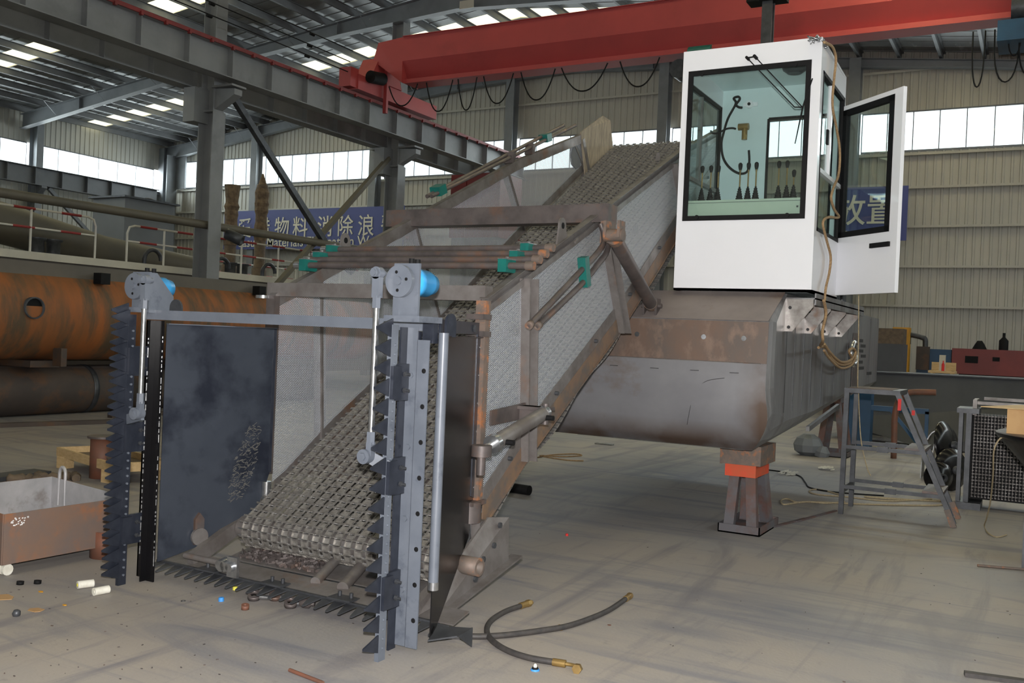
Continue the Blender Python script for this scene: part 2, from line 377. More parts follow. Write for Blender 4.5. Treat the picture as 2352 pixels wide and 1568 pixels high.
def siding(mb, axis, fixed, a0, a1, z0, z1, face=1, step=0.2):
    """ribbed sheet wall; face is the side the ribs stand out on"""
    n = max(1, int(round((a1-a0)/step))); w = (a1-a0)/n; prof = []
    for i in range(n):
        s0 = a0+i*w; prof += [(s0, 0), (s0+w*0.62, 0), (s0+w*0.70, 0.02), (s0+w*0.92, 0.02)]
    prof.append((a1, 0)); vs = []; k = len(prof)
    for z in (z0, z1):
        for a, d in prof:
            q = fixed+face*d; vs.append((a, q, z) if axis == 'x' else (q, a, z))
    mb.add(vs, [(i, i+1, i+1+k, i+k) for i in range(k-1)])
    # sheet thickness behind
    q = fixed-face*0.03
    if axis == 'x': mb.add([(a0, q, z0), (a1, q, z0), (a1, q, z1), (a0, q, z1)], [(0, 1, 2, 3)])
    else: mb.add([(q, a0, z0), (q, a1, z0), (q, a1, z1), (q, a0, z1)], [(0, 1, 2, 3)])
WB0, WB1 = 6.93, 8.02      # back window band
WL0, WL1 = 6.80, 7.66      # side window band
b = MB(); siding(b, 'x', YB, XL, XR, 0, WB0, -1)
n = 0
for x0, x1 in ((XL, RIDGE), (RIDGE, XR)):     # gable part above the windows, stepped under the slope
    k = 12; w = (x1-x0)/k
    for i in range(k):
        a0 = x0+i*w; siding(b, 'x', YB, a0, a0+w, WB1, max(roofz(a0), roofz(a0+w)), -1)
struct(b, 'wall_back', M('siding'))
b = MB(); siding(b, 'y', XL, YF, YB, 0, WL0, 1); siding(b, 'y', XL, YF, YB, WL1, 8.85, 1); struct(b, 'wall_left', M('siding'))
b = MB(); siding(b, 'y', XR, YF, YB, 0, WL0, -1); siding(b, 'y', XR, YF, YB, WL1, 8.6, -1); struct(b, 'wall_right', M('siding'))
b = MB(); siding(b, 'x', YF, XL, XR, 0, 8.8, 1); struct(b, 'wall_front', M('siding'))
# window bands
cols_back = [-31.3, -26.3, -20.7, -15.3, -10.1, -4.7, 0.8, 6.0]
wn = 0
for i in range(len(cols_back)-1):
    x0, x1 = cols_back[i]+0.17, cols_back[i+1]-0.17; wn += 1
    root = bpy.data.objects.new('window_%d' % wn, None); COL.objects.link(root); root.location = (x0, YB, WB0); root['kind'] = 'structure'
    f = MB(); f.box(x0, x1, YB-0.03, YB+0.03, WB0, WB0+0.05).box(x0, x1, YB-0.03, YB+0.03, WB1-0.04, WB1)
    k = max(1, int(round((x1-x0)/0.64)))
    for j in range(k+1):
        x = x0+(x1-x0)*j/k; f.box(x-0.012, x+0.012, YB-0.02, YB+0.02, WB0, WB1)
    f.build('window_frame', M('steel_grey_paint'), root)
    g = MB(); g.box(x0, x1, YB+0.004, YB+0.010, WB0, WB1); g.build('window_pane', M('window_glass'), root)
cols_left = [-3.4, 2.8, 9.0, 15.1, 21.3, 27.1]
for side, X in ((1, XL), (-1, XR)):
    for i in range(len(cols_left)-1):
        y0, y1 = cols_left[i]+0.2, cols_left[i+1]-(0.5 if i == 4 else 0.2); wn += 1
        root = bpy.data.objects.new('window_%d' % wn, None); COL.objects.link(root); root.location = (X, y0, WL0); root['kind'] = 'structure'
        f = MB(); f.box(X-0.03, X+0.03, y0, y1, WL0, WL0+0.05).box(X-0.03, X+0.03, y0, y1, WL1-0.04, WL1)
        k = max(1, int(round((y1-y0)/0.9)))
        for j in range(k+1):
            y = y0+(y1-y0)*j/k; f.box(X-0.014, X+0.014, y-0.008, y+0.008, WL0, WL1)
        f.build('window_frame', M('steel_grey_paint'), root)
        g = MB(); g.box(X-0.003, X+0.003, y0, y1, WL0, WL1); g.build('window_pane', M('window_glass'), root)
# girts along the walls
for i, z in enumerate((2.86, 3.9, 4.95, 5.98, 6.86, 9.08)):
    b = MB(); b.box(XL, XR, YB-0.16, YB-0.03, z-0.012, z+0.012).box(XL, XR, YB-0.17, YB-0.155, z-0.05, z+0.012); struct(b, 'trim_%d' % (i+1), M('siding'))
for i, z in enumerate((4.75, 6.74, 2.6)):
    b = MB(); b.box(XL+0.03, XL+0.18, YF, YB, z-0.02, z+0.02).box(XL+0.16, XL+0.18, YF, YB, z-0.09, z+0.02); struct(b, 'trim_%d' % (i+7), M('steel_grey_paint'))
# roof sheets with strips of translucent sheet between the frames
strips = [(5.2, 6.0), (11.25, 12.05), (17.3, 18.15), (23.3, 24.1)]
ycuts = [YF]+[v for s_ in strips for v in s_]+[YB+0.3]
b = MB()
def roof_patch(mb, x0, x1, y0, y1, dz=0.0, th=0.03):
    z0, z1 = roofz(x0)+dz, roofz(x1)+dz
    mb.add([(x0, y0, z0), (x1, y0, z1), (x1, y1, z1), (x0, y1, z0), (x0, y0, z0+th), (x1, y0, z1+th), (x1, y1, z1+th), (x0, y1, z0+th)],
           [(3, 2, 1, 0), (4, 5, 6, 7), (0, 1, 5, 4), (1, 2, 6, 5), (2, 3, 7, 6), (3, 0, 4, 7)])
for i in range(0, len(ycuts)-1, 2):
    for x0, x1 in ((XL-0.2, RIDGE), (RIDGE, XR+0.2)):
        y0, y1 = ycuts[i], ycuts[i+1]; nr = int((y1-y0)/0.42); w = (y1-y0)/nr     # ribs run down the slope
        roof_patch(b, x0, x1, y0, y1)
        for j in range(nr): roof_patch(b, x0, x1, y0+j*w, y0+j*w+0.04, -0.012, 0.014)
struct(b, 'ceiling', M('roof_foil'))
for y0, y1 in strips:
    wn += 1; b = MB()
    for x0, x1 in ((XL-0.2, RIDGE), (RIDGE, XR+0.2)): roof_patch(b, x0, x1, y0, y1, 0.0, 0.006)
    struct(b, 'window_%d' % wn, M('skylight_sheet'))
x = XL+0.35; k = 0
while x < XR:
    if abs(x-RIDGE) > 0.3:
        z = roofz(x)-0.04; b = MB()
        b.box(x-0.008, x+0.008, YF, YB, z-0.17, z).box(x-0.008, x+0.065, YF, YB, z-0.012, z).box(x-0.065, x+0.008, YF, YB, z-0.182, z-0.17)
        struct(b, 'ceiling_purlin', M('purlin_grey'))
    x += 1.02
# rafters: deep at the eave and the ridge
rpts = [(-31.3, 8.05), (-24.2, 8.98), (-20.5, 9.42), (-17.0, 9.72), (-13.5, 9.92), (-9, 9.62), (-2, 8.95), (4, 8.2), (8.8, 7.7)]
for y in (2.8, 9.0, 14.6, 20.8, 27.0):
    b = MB()
    for (xa, za), (xb, zb) in zip(rpts[:-1], rpts[1:]):
        ta, tb = roofz(xa)-0.29, roofz(xb)-0.29
        b.plate([(xa, y-0.006, za), (xb, y-0.006, zb), (xb, y-0.006, tb), (xa, y-0.006, ta)], 0.012, (0, 1, 0))
        b.plate([(xa, y-0.12, za), (xb, y-0.12, zb), (xb, y+0.12, zb), (xa, y+0.12, za)], 0.014)
        b.plate([(xa, y-0.12, ta), (xb, y-0.12, tb), (xb, y+0.12, tb), (xa, y+0.12, ta)], 0.014)
    for x in (-28.2, -10.5, -17.4): b.box(x-0.008, x+0.008, y-0.11, y+0.11, float(np.interp(x, [p[0] for p in rpts], [p[1] for p in rpts])), roofz(x)-0.3)
    # small stays from rafter to purlin
    for x in (-29.4, -27.0, -24.6, -19.0, -16.4): 
        zr = float(np.interp(x, [p[0] for p in rpts], [p[1] for p in rpts]))
        b.bar((x, y-0.02, zr+0.02), (x, y-0.55, roofz(x)-0.28), 0.03, 0.005)
    struct(b, 'ceiling_rafter', M('rafter_paint'))
# wall columns
for x in cols_back:
    b = MB(); b.ibeam((x, YB-0.33, 0), (x, YB-0.33, roofz(x)-0.3), 0.3, 0.34, 0.014, (0, 1, 0)); struct(b, 'column', M('rafter_paint'))
for y in cols_left[:-1]:
    b = MB(); b.ibeam((XL+0.28, y, 0), (XL+0.28, y, 8.3), 0.26, 0.42, 0.014, (1, 0, 0)); struct(b, 'column', M('rafter_paint'))
b = MB(); b.box(XL+0.05, XL+1.3, 27.05, 27.12, 6.9, 8.2); b.box(XL+0.75, XL+0.8, 26.6, 27.1, 0, 8.2); struct(b, 'trim_12', M('rafter_paint'))
# a small sign plate on the middle rafter and a loose cable
s_ = P(1072, 10, Y=20.6); b = MB(); b.cbox(s_, 0.42, 0.02, 0.2); o = b.build('number_plate', M('barge_cream')); tag(o, 'small cream number plate fixed on the roof rafter', 'sign')

# crane runways, one on either side of the middle column row
XC = -15.4
for y in (1.4, 7.9, 14.45, 20.95):
    b = MB(); b.ibeam((XC, y, 0), (XC, y, 6.0), 0.34, 0.42, 0.02, (1, 0, 0))
    b.box(XC-0.18, XC+0.18, y-0.15, y+0.15, 5.98, 6.02); b.ibeam((XC, y, 6.0), (XC, y, roofz(XC)-0.3), 0.3, 0.36, 0.016, (1, 0, 0))
    for sx in (-1, 1):       # brackets that carry the runway beams
        b.plate([(XC+sx*0.15, y-0.11, 6.02), (XC+sx*0.72, y-0.11, 6.30), (XC+sx*0.72, y-0.11, 6.42), (XC+sx*0.15, y-0.11, 6.46)], 0.22, (0, 1, 0))
        b.box(XC+sx*0.44-0.3, XC+sx*0.44+0.3, y-0.2, y+0.2, 6.46, 6.5)
    b.box(XC-0.42, XC-0.1, y-0.4, y+0.4, 5.75, 6.46)
    struct(b, 'column', M('beam_dark'))
for xx, zb, zt in ((-14.9, 6.62, 7.26), (-15.9, 6.50, 7.20)):
    b = MB(); b.ibeam((xx, YF, (zb+zt)/2), (xx, YB-0.1, (zb+zt)/2), 0.34, zt-zb, 0.02)
    y = -0.5
    while y < YB-0.3:
        for sx in (-1, 1): b.box(xx+sx*0.01 if sx > 0 else xx-0.16, xx+0.16 if sx > 0 else xx-0.01, y-0.007, y+0.007, zb+0.02, zt-0.02)
        y += 1.141
    struct(b, 'beam', M('beam_dark'))
b = MB(); b.box(-14.94, -14.86, YF, YB-0.2, 7.26, 7.36).box(-14.74, -14.70, YF, YB-0.2, 7.22, 7.28)
y = 0
while y < YB-1:
    b.box(-14.73, -14.66, y, y+0.05, 7.18, 7.25); y += 0.57
struct(b, 'beam_rail', M('rail_red'))
b = MB(); b.ibeam((-30.9, YF, 6.44), (-30.9, YB-1.0, 6.44), 0.3, 0.62, 0.018)
y = 0.3
while y < YB-1.2:
    b.box(-30.89, -30.76, y-0.007, y+0.007, 6.15, 6.73); y += 1.035
struct(b, 'beam', M('steel_grey_paint'))
for y in (9.0, 15.1, 21.3):
    b = MB(); b.plate([(XL+0.4, y-0.1, 5.75), (XL+0.8, y-0.1, 6.05), (XL+0.8, y-0.1, 6.12), (XL+0.4, y-0.1, 6.12)], 0.2, (0, 1, 0)); b.bar((-30.9, y+0.3, 6.1), (-30.9, y+4.6, 2.6), 0.12, 0.12); struct(b, 'beam_brace', M('steel_grey_paint'))
for dx_, z_ in ((0.10, 7.72), (0.16, 7.95), (0.22, 8.2)):
    b = MB(); b.cyl((-14.85+dx_, YF, z_), (-14.85+dx_, 18.0, z_), 0.012, 6)
    for y_ in np.arange(2.0, 18.0, 2.9): b.cyl((-14.85+dx_, y_, z_-.03), (-14.85+dx_, y_+.12, z_-.03), 0.035, 8)
    struct(b, 'beam_conductor', M('black_rubber'))
# tubular wall bracing between the middle columns
b = MB(); b.cyl((XC+0.05, -2, 3.6), (XC+0.05, 27, 3.66), 0.085, 14); struct(b, 'beam_tube', M('duct_grey'))
b = MB(); b.bar((XC+0.02, 15.0, 6.45), (XC+0.02, 18.6, 3.3), 0.13, 0.13); struct(b, 'beam_brace', M('gun_metal'))
b = MB(); b.bar((XC-0.1, 20.75, 6.2), (XC-0.1, 16.1, 2.0), 0.14, 0.10); struct(b, 'beam_brace', M('duct_grey'))
b = MB(); b.pipe((XC+0.1, 18.5, 3.32), (XC+0.5, 18.75, 3.02), 0.13, 0.09); struct(b, 'beam_tube_end', M('gun_metal'))
b = MB(); b.pipe((XC+0.2, 14.8, 3.5), (XC+0.5, 14.95, 3.36), 0.12, 0.08); struct(b, 'beam_tube_end', M('gun_metal'))

# banners on the back wall
def text(body, loc, size, material, parent, name='lettering', rot=(math.pi/2, 0, 0), sx=1.0, ext=0.004, align='LEFT', shear=0):
    c = bpy.data.curves.new(name, 'FONT'); c.body = body; c.size = size; c.extrude = ext; c.align_x = align; c.resolution_u = 3; c.offset = 0.006*size
    o = bpy.data.objects.new(name, c); COL.objects.link(o); c.materials.append(material)
    org = Vector((0, 0, 0)); q = parent
    while q is not None: org += q.location; q = q.parent
    bpy.context.view_layer.update(); me = bpy.data.meshes.new_from_object(o.evaluated_get(bpy.context.evaluated_depsgraph_get()))
    bpy.data.objects.remove(o); bpy.data.curves.remove(c); o = bpy.data.objects.new(name, me); COL.objects.link(o)
    if not me.materials: me.materials.append(material)
    o.parent = parent; o.location = Vector(loc)-org; o.rotation_euler = rot; o.scale = (sx, 1, 1); return o
bx0, bx1 = -27.62, -19.2
bt = thing('banner', (bx0, YB-0.56, 4.43), 'long blue banner with cream lettering hung left on the back wall behind the bracing', 'banner', 'blue banners')
b = MB(); b.box(bx0, bx1, YB-0.56, YB-0.545, 4.43, 5.88); b.build('cloth', M('banner_blue'), bt)
for ch, px in zip('爱惜物料消除浪费', (563, 604, 648, 690, 747, 793, 841, 893)):
    p = P(px, 515, Y=YB-0.57); text(ch, (p.x, YB-0.575, 4.93), 0.80, M('banner_text'), bt, align='CENTER', sx=0.92)
text('Treasure Materials Elimination Waste', (bx0+0.28, YB-0.575, 4.52), 0.50, M('banner_text'), bt, sx=0.98)
bt = thing('banner', (-7.2, YB-0.56, 4.5), 'blue banner seen through the open cab door, cream characters on it', 'banner', 'blue banners')
b = MB(); b.box(P(1915, 500, Y=YB-0.57).x, -3.22, YB-0.56, YB-0.545, 4.52, 5.95); b.build('cloth', M('banner_blue'), bt)
text('放', (P(1950, 490, Y=YB-0.57).x, YB-0.575, 5.02), 0.86, M('banner_text'), bt, align='CENTER'); text('置', (P(2027, 490, Y=YB-0.57).x, YB-0.575, 5.02), 0.86, M('banner_text'), bt, align='CENTER')
text('cement', (-5.05, YB-0.575, 4.60), 0.42, M('banner_text'), bt, sx=1.05)

# ================================================================== OVERHEAD CRANE
YG = 19.3
cr = thing('overhead_crane', (-14.9, YG, 7.36), 'red overhead travelling crane spanning the hall above the cab', 'crane')
gx0, gx1 = -14.75, XR-0.5
zb, zt = 7.62, 8.72
def gird(y0, y1, zz0, zz1):
    b = MB()
    pts = [(-0.36, zt-zb), (-0.36, 0.52), (-0.13, 0.14), (-0.26, 0.10), (-0.26, 0.0), (0.26, 0.0), (0.26, 0.10), (0.13, 0.14), (0.36, 0.52), (0.36, zt-zb)]
    vs = []
    for x in (gx0+0.9, gx1): vs += [(x, YG+a, zb+h) for a, h in pts]
    n = len(pts); b.add(vs, [tuple(range(n-1, -1, -1)), tuple(range(n, 2*n))]+[(i, (i+1) % n, (i+1) % n+n, i+n) for i in range(n)])
    # tapered nose over the end carriage
    b.plate([(gx0, YG-0.34, zb+0.62), (gx0+0.9, YG-0.36, zb), (gx0+0.9, YG-0.36, zt), (gx0+0.15, YG-0.36, zt-0.06)], 0.70, (0, 1, 0))
    b.box(gx0+0.9, gx1, YG-0.40, YG+0.40, zt, zt+0.015); return b
gird(0, 0, 0, 0).build('girder', M('crane_red'), cr)
b = MB(); b.box(-15.1, -14.66, 18.3, 21.7, 7.38, 7.74); b.plate([(-15.1, 18.7, 7.74), (-15.1, 20.0, 7.74), (-15.1, 19.7, 8.3), (-15.1, 19.0, 8.3)], 0.5, (1, 0, 0)); b.build('end_carriage', M('crane_red'), cr)
b = MB(); b.box(-15.05, -14.7, 18.05, 18.35, 7.40, 7.86); b.build('buffer_box', M('crane_red'), cr)
b = MB(); b.cyl((-14.5, 18.55, 7.72), (-14.5, 19.05, 7.78), 0.15, 16); b.build('drive_motor', M('black_rubber'), cr)
b = MB(); b.box(-14.62, -14.52, 19.25, 19.33, 7.0, 8.55); b.build('guard_post', M('crane_red'), cr)
fx = [(905, 970, 245), (990, 1050, 258), (1062, 1105, 255), (1120, 1188, 240), (1205, 1283, 232), (1297, 1402, 212), (1430, 1520, 202)]
for a, c_, yb_ in fx:
    pa, pc, pm = P(a, 200, Y=YG), P(c_, 200, Y=YG), P((a+c_)/2, yb_, Y=YG)
    dp = 7.62-pm.z; pts = [(pa.x+(pc.x-pa.x)*t, YG-0.2, 7.6-dp*(1-abs(2*t-1)**2.2)) for t in np.linspace(0, 1, 17)]
    b = MB(); b.tube(pts, 0.016, 6); b.build('festoon_cable', M('black_rubber'), cr)
hq = P(1622, 120, Y=YG); b = MB(); b.cyl((hq.x-0.28, YG-0.2, hq.z-0.12), (hq.x+0.2, YG-0.2, hq.z-0.12), 0.2, 18).box(hq.x-0.4, hq.x+0.6, YG-0.2, YG+0.3, hq.z-0.3, 7.62); b.build('hoist_motor', MATS['clamp_green'], cr)
hq = P(1562, 160, Y=YG); b = MB(); b.cyl((hq.x, YG-0.1, hq.z), (hq.x, YG+0.3, hq.z), 0.2, 18).box(hq.x-0.06, hq.x+0.3, YG-0.05, YG+0.2, hq.z-0.1, 7.5); b.build('hook_block', M('gun_metal'), cr)
hp = P(2330, 75, Y=YG)
b = MB(); b.box(hp.x-0.25, hp.x+1.2, YG-0.55, YG+0.35, hp.z-0.28, hp.z+0.08); b.build('control_box', M('machine_blue'), cr)
b = MB(); b.cyl((hp.x-0.05, YG-0.3, hp.z+0.36), (hp.x+1.3, YG-0.3, hp.z+0.36), 0.26, 18); b.build('hoist_drum', M('gun_metal'), cr)
for k, (dx, ln, wdt) in enumerate(((-0.55, 1.0, 0.1), (-0.1, 0.95, 0.2), (0.25, 0.85, 0.16), (0.02, 0.5, 0.1))):
    pts = [(hp.x+dx+wdt*math.cos(math.pi*t), YG-0.3, hp.z-0.0-ln*math.sin(math.pi*t)**0.6) for t in np.linspace(0, 1, 13)]
    b = MB(); b.tube(pts, 0.014, 6); b.build('pendant_cable', M('black_rubber'), cr)
# hanging mast in front of the girder
q0, q1 = P(1766, 0, Y=15.2), P(1762, 98, Y=15.2)
t = thing('hanging_mast', (q0.x, 15.2, q1.z-0.6), 'dark steel mast hanging down behind the cab roof in front of the red girder', 'mast')
b = MB(); b.ibeam((q0.x, 15.2, q1.z-0.6), (q0.x, 15.2, roofz(q0.x)-0.05), 0.16, 0.18, 0.03, (0, 1, 0)); b.build('mast_beam', M('gun_metal'), t)
b = MB(); b.box(q0.x-0.32, q0.x+0.28, 15.05, 15.35, q0.z-0.04, q0.z+0.12); b.build('clamp_plate', M('black_rubber'), t)

# ================================================================== LEFT AISLE: PIPES, TANK, BARGE
t = thing('rusty_tank', (-14.0, 12.0, 0.8), 'long orange rusted tank with a grey upper strake and a round side port', 'tank')
cy0, cy1, cx, cz, rr = 3.0, 17.6, -13.95, 1.62, 0.98
n = 40; vs = []; pr_ = []
for i in range(n+1):
    a = -math.pi*0.5+math.pi*i/n          # front half from underside to top
    pr_.append((cx+0.75*math.cos(a), cz+0.72*math.sin(a)))
pr_ = pr_+[(cx-0.6, cz+0.72), (cx-0.6, cz-0.72)]; k = len(pr_)
for y in (cy0, cy1): vs += [(x, y, z) for x, z in pr_]
b = MB(); b.add(vs, [tuple(range(k-1, -1, -1)), tuple(range(k, 2*k))]); b.add(vs, [(i, (i+1) % k, (i+1) % k+k, i+k) for i in range(k)], True); b.build('shell', M('tank_rust'), t)
b = MB(); b.plate([(cx+0.42, cy0, cz+0.58), (cx+0.40, cy0, cz+0.80), (cx-0.6, cy0, cz+0.86), (cx-0.6, cy0, cz+0.55)], cy1-cy0, (0, 1, 0)); b.build('upper_strake', M('barge_grey'), t)
pp = P(76, 707, X=-13.22)
b = MB(); b.pipe((pp.x-0.15, pp.y, pp.z), (pp.x+0.05, pp.y, pp.z), 0.165, 0.145); b.build('side_port', M('gun_metal'), t)
b = MB(); b.cyl((pp.x-0.12, pp.y, pp.z), (pp.x+0.01, pp.y, pp.z), 0.144, 24); b.build('port_bore', M('black_rubber'), t)
for px, py in ((240, 640), (601, 668)):
    p = P(px, py, X=-13.3); b = MB(); b.box(-13.45, -13.27, p.y-0.09, p.y+0.09, p.z-0.09, p.z+0.09); b.build('lug', M('black_rubber'), t)
p = P(147, 818, X=-13.25); b = MB(); b.box(-13.45, -13.25, p.y-0.05, p.y+0.05, p.z-0.16, p.z+0.12); b.build('lug', M('dull_brown'), t)
for y in (9.5, 12.4, 15.0):
    b = MB(); b.box(-14.4, -13.5, y-0.25, y+0.25, 0.80, 0.90); tag(b.build('timber_block', M('dull_brown')), 'dark timber block wedged under the rusty tank, ' + {9.5: 'at its left end', 12.4: 'below its middle', 15.0: 'towards its far right end'}[y], 'block', 'blocks under the rusty tank')
t = thing('steel_pipe', (-14.0, 10.0, 0.0), 'large dark brown steel pipe lying on the floor under the rusty tank', 'pipe')
b = MB(); b.pipe((-14.15, 2.5, 0.4), (-14.15, 16.4, 0.4), 0.4, 0.38, 36); b.build('pipe_wall', M('dull_brown'), t)
b = MB(); b.pipe((-14.15, 10.6, 0.4), (-14.15, 10.7, 0.4), 0.407, 0.399, 36); b.build('weld_seam', M('gun_metal'), t)
for i, (a, c_) in enumerate((((-12.9, 8.0), (-12.3, 10.2)), ((-13.1, 10.4), (-13.0, 12.0)))):
    b = MB(); b.bar((a[0], a[1], 0.03), (c_[0], c_[1], 0.03), 0.12, 0.06); tag(b.build('scrap_bar', M('dull_brown')), ('dark scrap bar lying angled before the big pipe', 'short dark scrap bar lying parallel to the big pipe')[i], 'bar')

bg_ = thing('barge', (-17.5, 16.0, 0.6), 'grey barge with cream coaming and red and white deck railings behind the columns', 'barge')
b = MB(); b.box(-24.0, -16.0, 4.0, 24.2, 0.5, 2.60); b.build('hull', M('barge_grey'), bg_)
b = MB(); b.box(-16.03, -15.93, 4.0, 24.2, 2.60, 2.74).box(-24.0, -23.9, 4.0, 24.2, 2.60, 2.74); b.build('coaming', M('barge_cream'), bg_)
def railing(posts, top, mid, x, bend=True):
    r = MB(); s2 = []
    for i, y in enumerate(posts):
        if 0 < i < len(posts)-1 or not bend: r.cyl((x, y, 2.7), (x, y, top), 0.022, 8)
    if bend:
        path = [(x, posts[0], 2.7), (x, posts[0], top-0.16), (x, posts[0]+0.05, top-0.04), (x, posts[0]+0.18, top), (x, posts[-1]-0.18, top), (x, posts[-1]-0.05, top-0.04), (x, posts[-1], top-0.16), (x, posts[-1], 2.7)]
        r.tube(path, 0.022, 8)
    else: r.cyl((x, posts[0], top), (x, posts[-1], top), 0.02, 8)
    r.cyl((x, posts[0], mid), (x, posts[-1], mid), 0.018, 8)
    y = posts[0]+0.3
    while y < posts[-1]-0.4:
        s2 += [MB().cyl((x, y, top), (x, y+0.42, top), 0.025, 8), MB().cyl((x, y, mid), (x, y+0.42, mid), 0.023, 8)]; y += 0.95
    o = r.build('railing', M('rail_white'), bg_)
    for q_ in s2: q_.build('red_band', M('stripe_red'), o)
railing([7.4, 9.0, 10.9, 12.25], 3.52, 3.18, -16.05)
railing([12.98, 13.9, 14.75, 16.1, 17.3, 18.4, 19.6, 21.2, 23.8], 3.48, 3.16, -16.05)
railing([14.4, 15.9, 17.9, 19.9, 22.0, 23.8], 3.42, 3.12, -21.3, False)
for y in (11.9, 12.25):
    b = MB(); b.lathe((-17.3, y, 2.72), (0, 0, 1), [(0.13, 0), (0.13, 0.34), (0.17, 0.36), (0.17, 0.40)], 16); b.build('bollard', M('gun_metal'), bg_)
for y in (17.0, 17.4):
    b = MB(); b.lathe((-17.3, y, 2.72), (0, 0, 1), [(0.13, 0), (0.13, 0.30), (0.17, 0.32), (0.17, 0.36)], 16); b.build('bollard', M('gun_metal'), bg_)
for y in (11.9, 17.2):
    b = MB(); b.box(-17.6, -16.9, y-0.4, y+0.8, 2.6, 2.78); b.build('bollard_base', M('barge_cream'), bg_)
for y in (14.35, 16.35, 17.9):
    b = MB(); b.tube([(-16.9, y+0.22*math.cos(a)-0.0, 2.9+0.22*math.sin(a)) for a in np.linspace(0, math.pi, 12)]+[(-16.9, y-0.22, 2.62)], 0.045, 10); b.build('vent_pipe', M('gun_metal'), bg_)
b = MB(); b.tube([(-18.6, 6.0, 4.25), (-18.7, 9, 3.95), (-18.8, 11.5, 3.55), (-18.8, 14.5, 3.1), (-18.8, 17.5, 2.92)], [0.5, 0.48, 0.44, 0.38, 0.3], 24); o = b.build('suction_duct', M('duct_grey')); tag(o, 'fat tapering grey duct sloping down over the barge deck', 'duct')
o = MB().box(-18.5, -18.1, 13.4, 15.2, 2.6, 2.72).build('duct_saddle', M('duct_grey')); tag(o, 'low grey saddle under the fat duct on the barge deck', 'saddle')
cb0 = P(262, 475, X=-22.0)
t = thing('steel_cabinet', (-22.6, 18.6, 2.6), 'tall grey steel cabinet standing on the barge deck near the corner', 'cabinet')
b = MB(); b.box(-23.2, -21.9, 17.6, 19.3, 2.6, 4.9); b.build('body', M('cabinet_grey'), t)
b = MB(); b.box(-23.3, -21.8, 17.5, 19.4, 4.9, 4.95); b.build('lid', M('gun_metal'), t)
b = MB(); b.tube([(-22.5, 18.9+0.25*math.cos(a), 4.95+0.12*math.sin(a)) for a in np.linspace(0, math.pi, 10)], 0.02, 8); b.build('lifting_handle', M('gun_metal'), t)
mat('rag', (128, 108, 84), (92, 76, 60), 9, 0.85)
for (px, pt, pb, w), lab in zip(((534, 430, 590, 0.17), (603, 425, 590, 0.17)), ('tall rag-wrapped rusty pipe rising from the barge deck, flanged flat top', 'tall rag-wrapped rusty pipe rising from the barge deck, frayed pointed top')):
    a = P(px, pt, X=-18.5); t = thing('spud_pole', (a.x, a.y, 2.6), lab, 'pole')
    b = MB(); b.lathe((a.x, a.y, 2.6), (0, 0, 1), [(0.2, 0), (0.2, 0.5), (0.15, 0.55), (0.15, a.z-2.9), (0.17, a.z-2.75), (0.14, a.z-2.6)], 16); b.build('pipe_wall', M('scrap_brown'), t)
    b = MB(); random.seed(px); pf_ = [(0.15+0.05*random.random(), a.z-2.6-1.5+0.1*k) for k in range(15)]
    pf_ += [(0.20, a.z-2.62), (0.21, a.z-2.55)] if 'flanged' in lab else [(0.12, a.z-2.6), (0.07, a.z-2.45), (0.02, a.z-2.3)]
    b.lathe((a.x, a.y, 2.6), (0, 0, 1), pf_, 11, False)
    b.build('rag_wrap', M('rag'), t)
# ================================================================== CUTTING HEAD
V = Vector
hd = thing('cutting_header', (-3.7, 4.2, 0.0), 'dark painted cutting header with upright and floor-level toothed knife bars at the conveyor mouth', 'cutting header')
def tooth_row(x, y, z0, z1, n, L, t=0.009, half=False, double=True):
    """upright row of triangular blades pointing forward (-y) in the plane x"""
    b = MB(); p = (z1-z0)/n
    for i in range(n):
        zc = z0+p*(i+0.5)
        b.plate([(x, y, zc-p*0.49), (x, y-L, zc-p*0.06), (x, y-L, zc+p*0.06), (x, y, zc+p*0.49)], t, (1, 0, 0))
        if double: b.plate([(x-0.020, y+0.004, zc-p*0.49+p*0.42), (x-0.020, y-L*0.92, zc+p*0.36), (x-0.020, y-L*0.92, zc+p*0.48), (x-0.020, y+0.004, zc+p*0.91)], t, (1, 0, 0))
    return b
def knife(xk, yk, ztop, right):
    s = 1 if right else -1
    b = tooth_row(xk, yk-0.01, 0.04, ztop, 17, 0.125, double=not right); ko = b.build('sickle_blades', M('blade_black'), hd)
    b = MB(); b.box(xk-0.014, xk+0.010, yk-0.02, yk+0.035, 0.0, ztop-0.03); b.build('knife_back', M('header_lit_grey') if right else M('blade_black'), hd)
    b = MB(); z = 0.06
    while z < ztop-0.1:
        b.cyl((xk+0.010, yk+0.012, z), (xk+0.017, yk+0.012, z), 0.007, 8); z += 0.046
    b.build('rivets', M('header_lit_grey'), hd, kind='stuff')
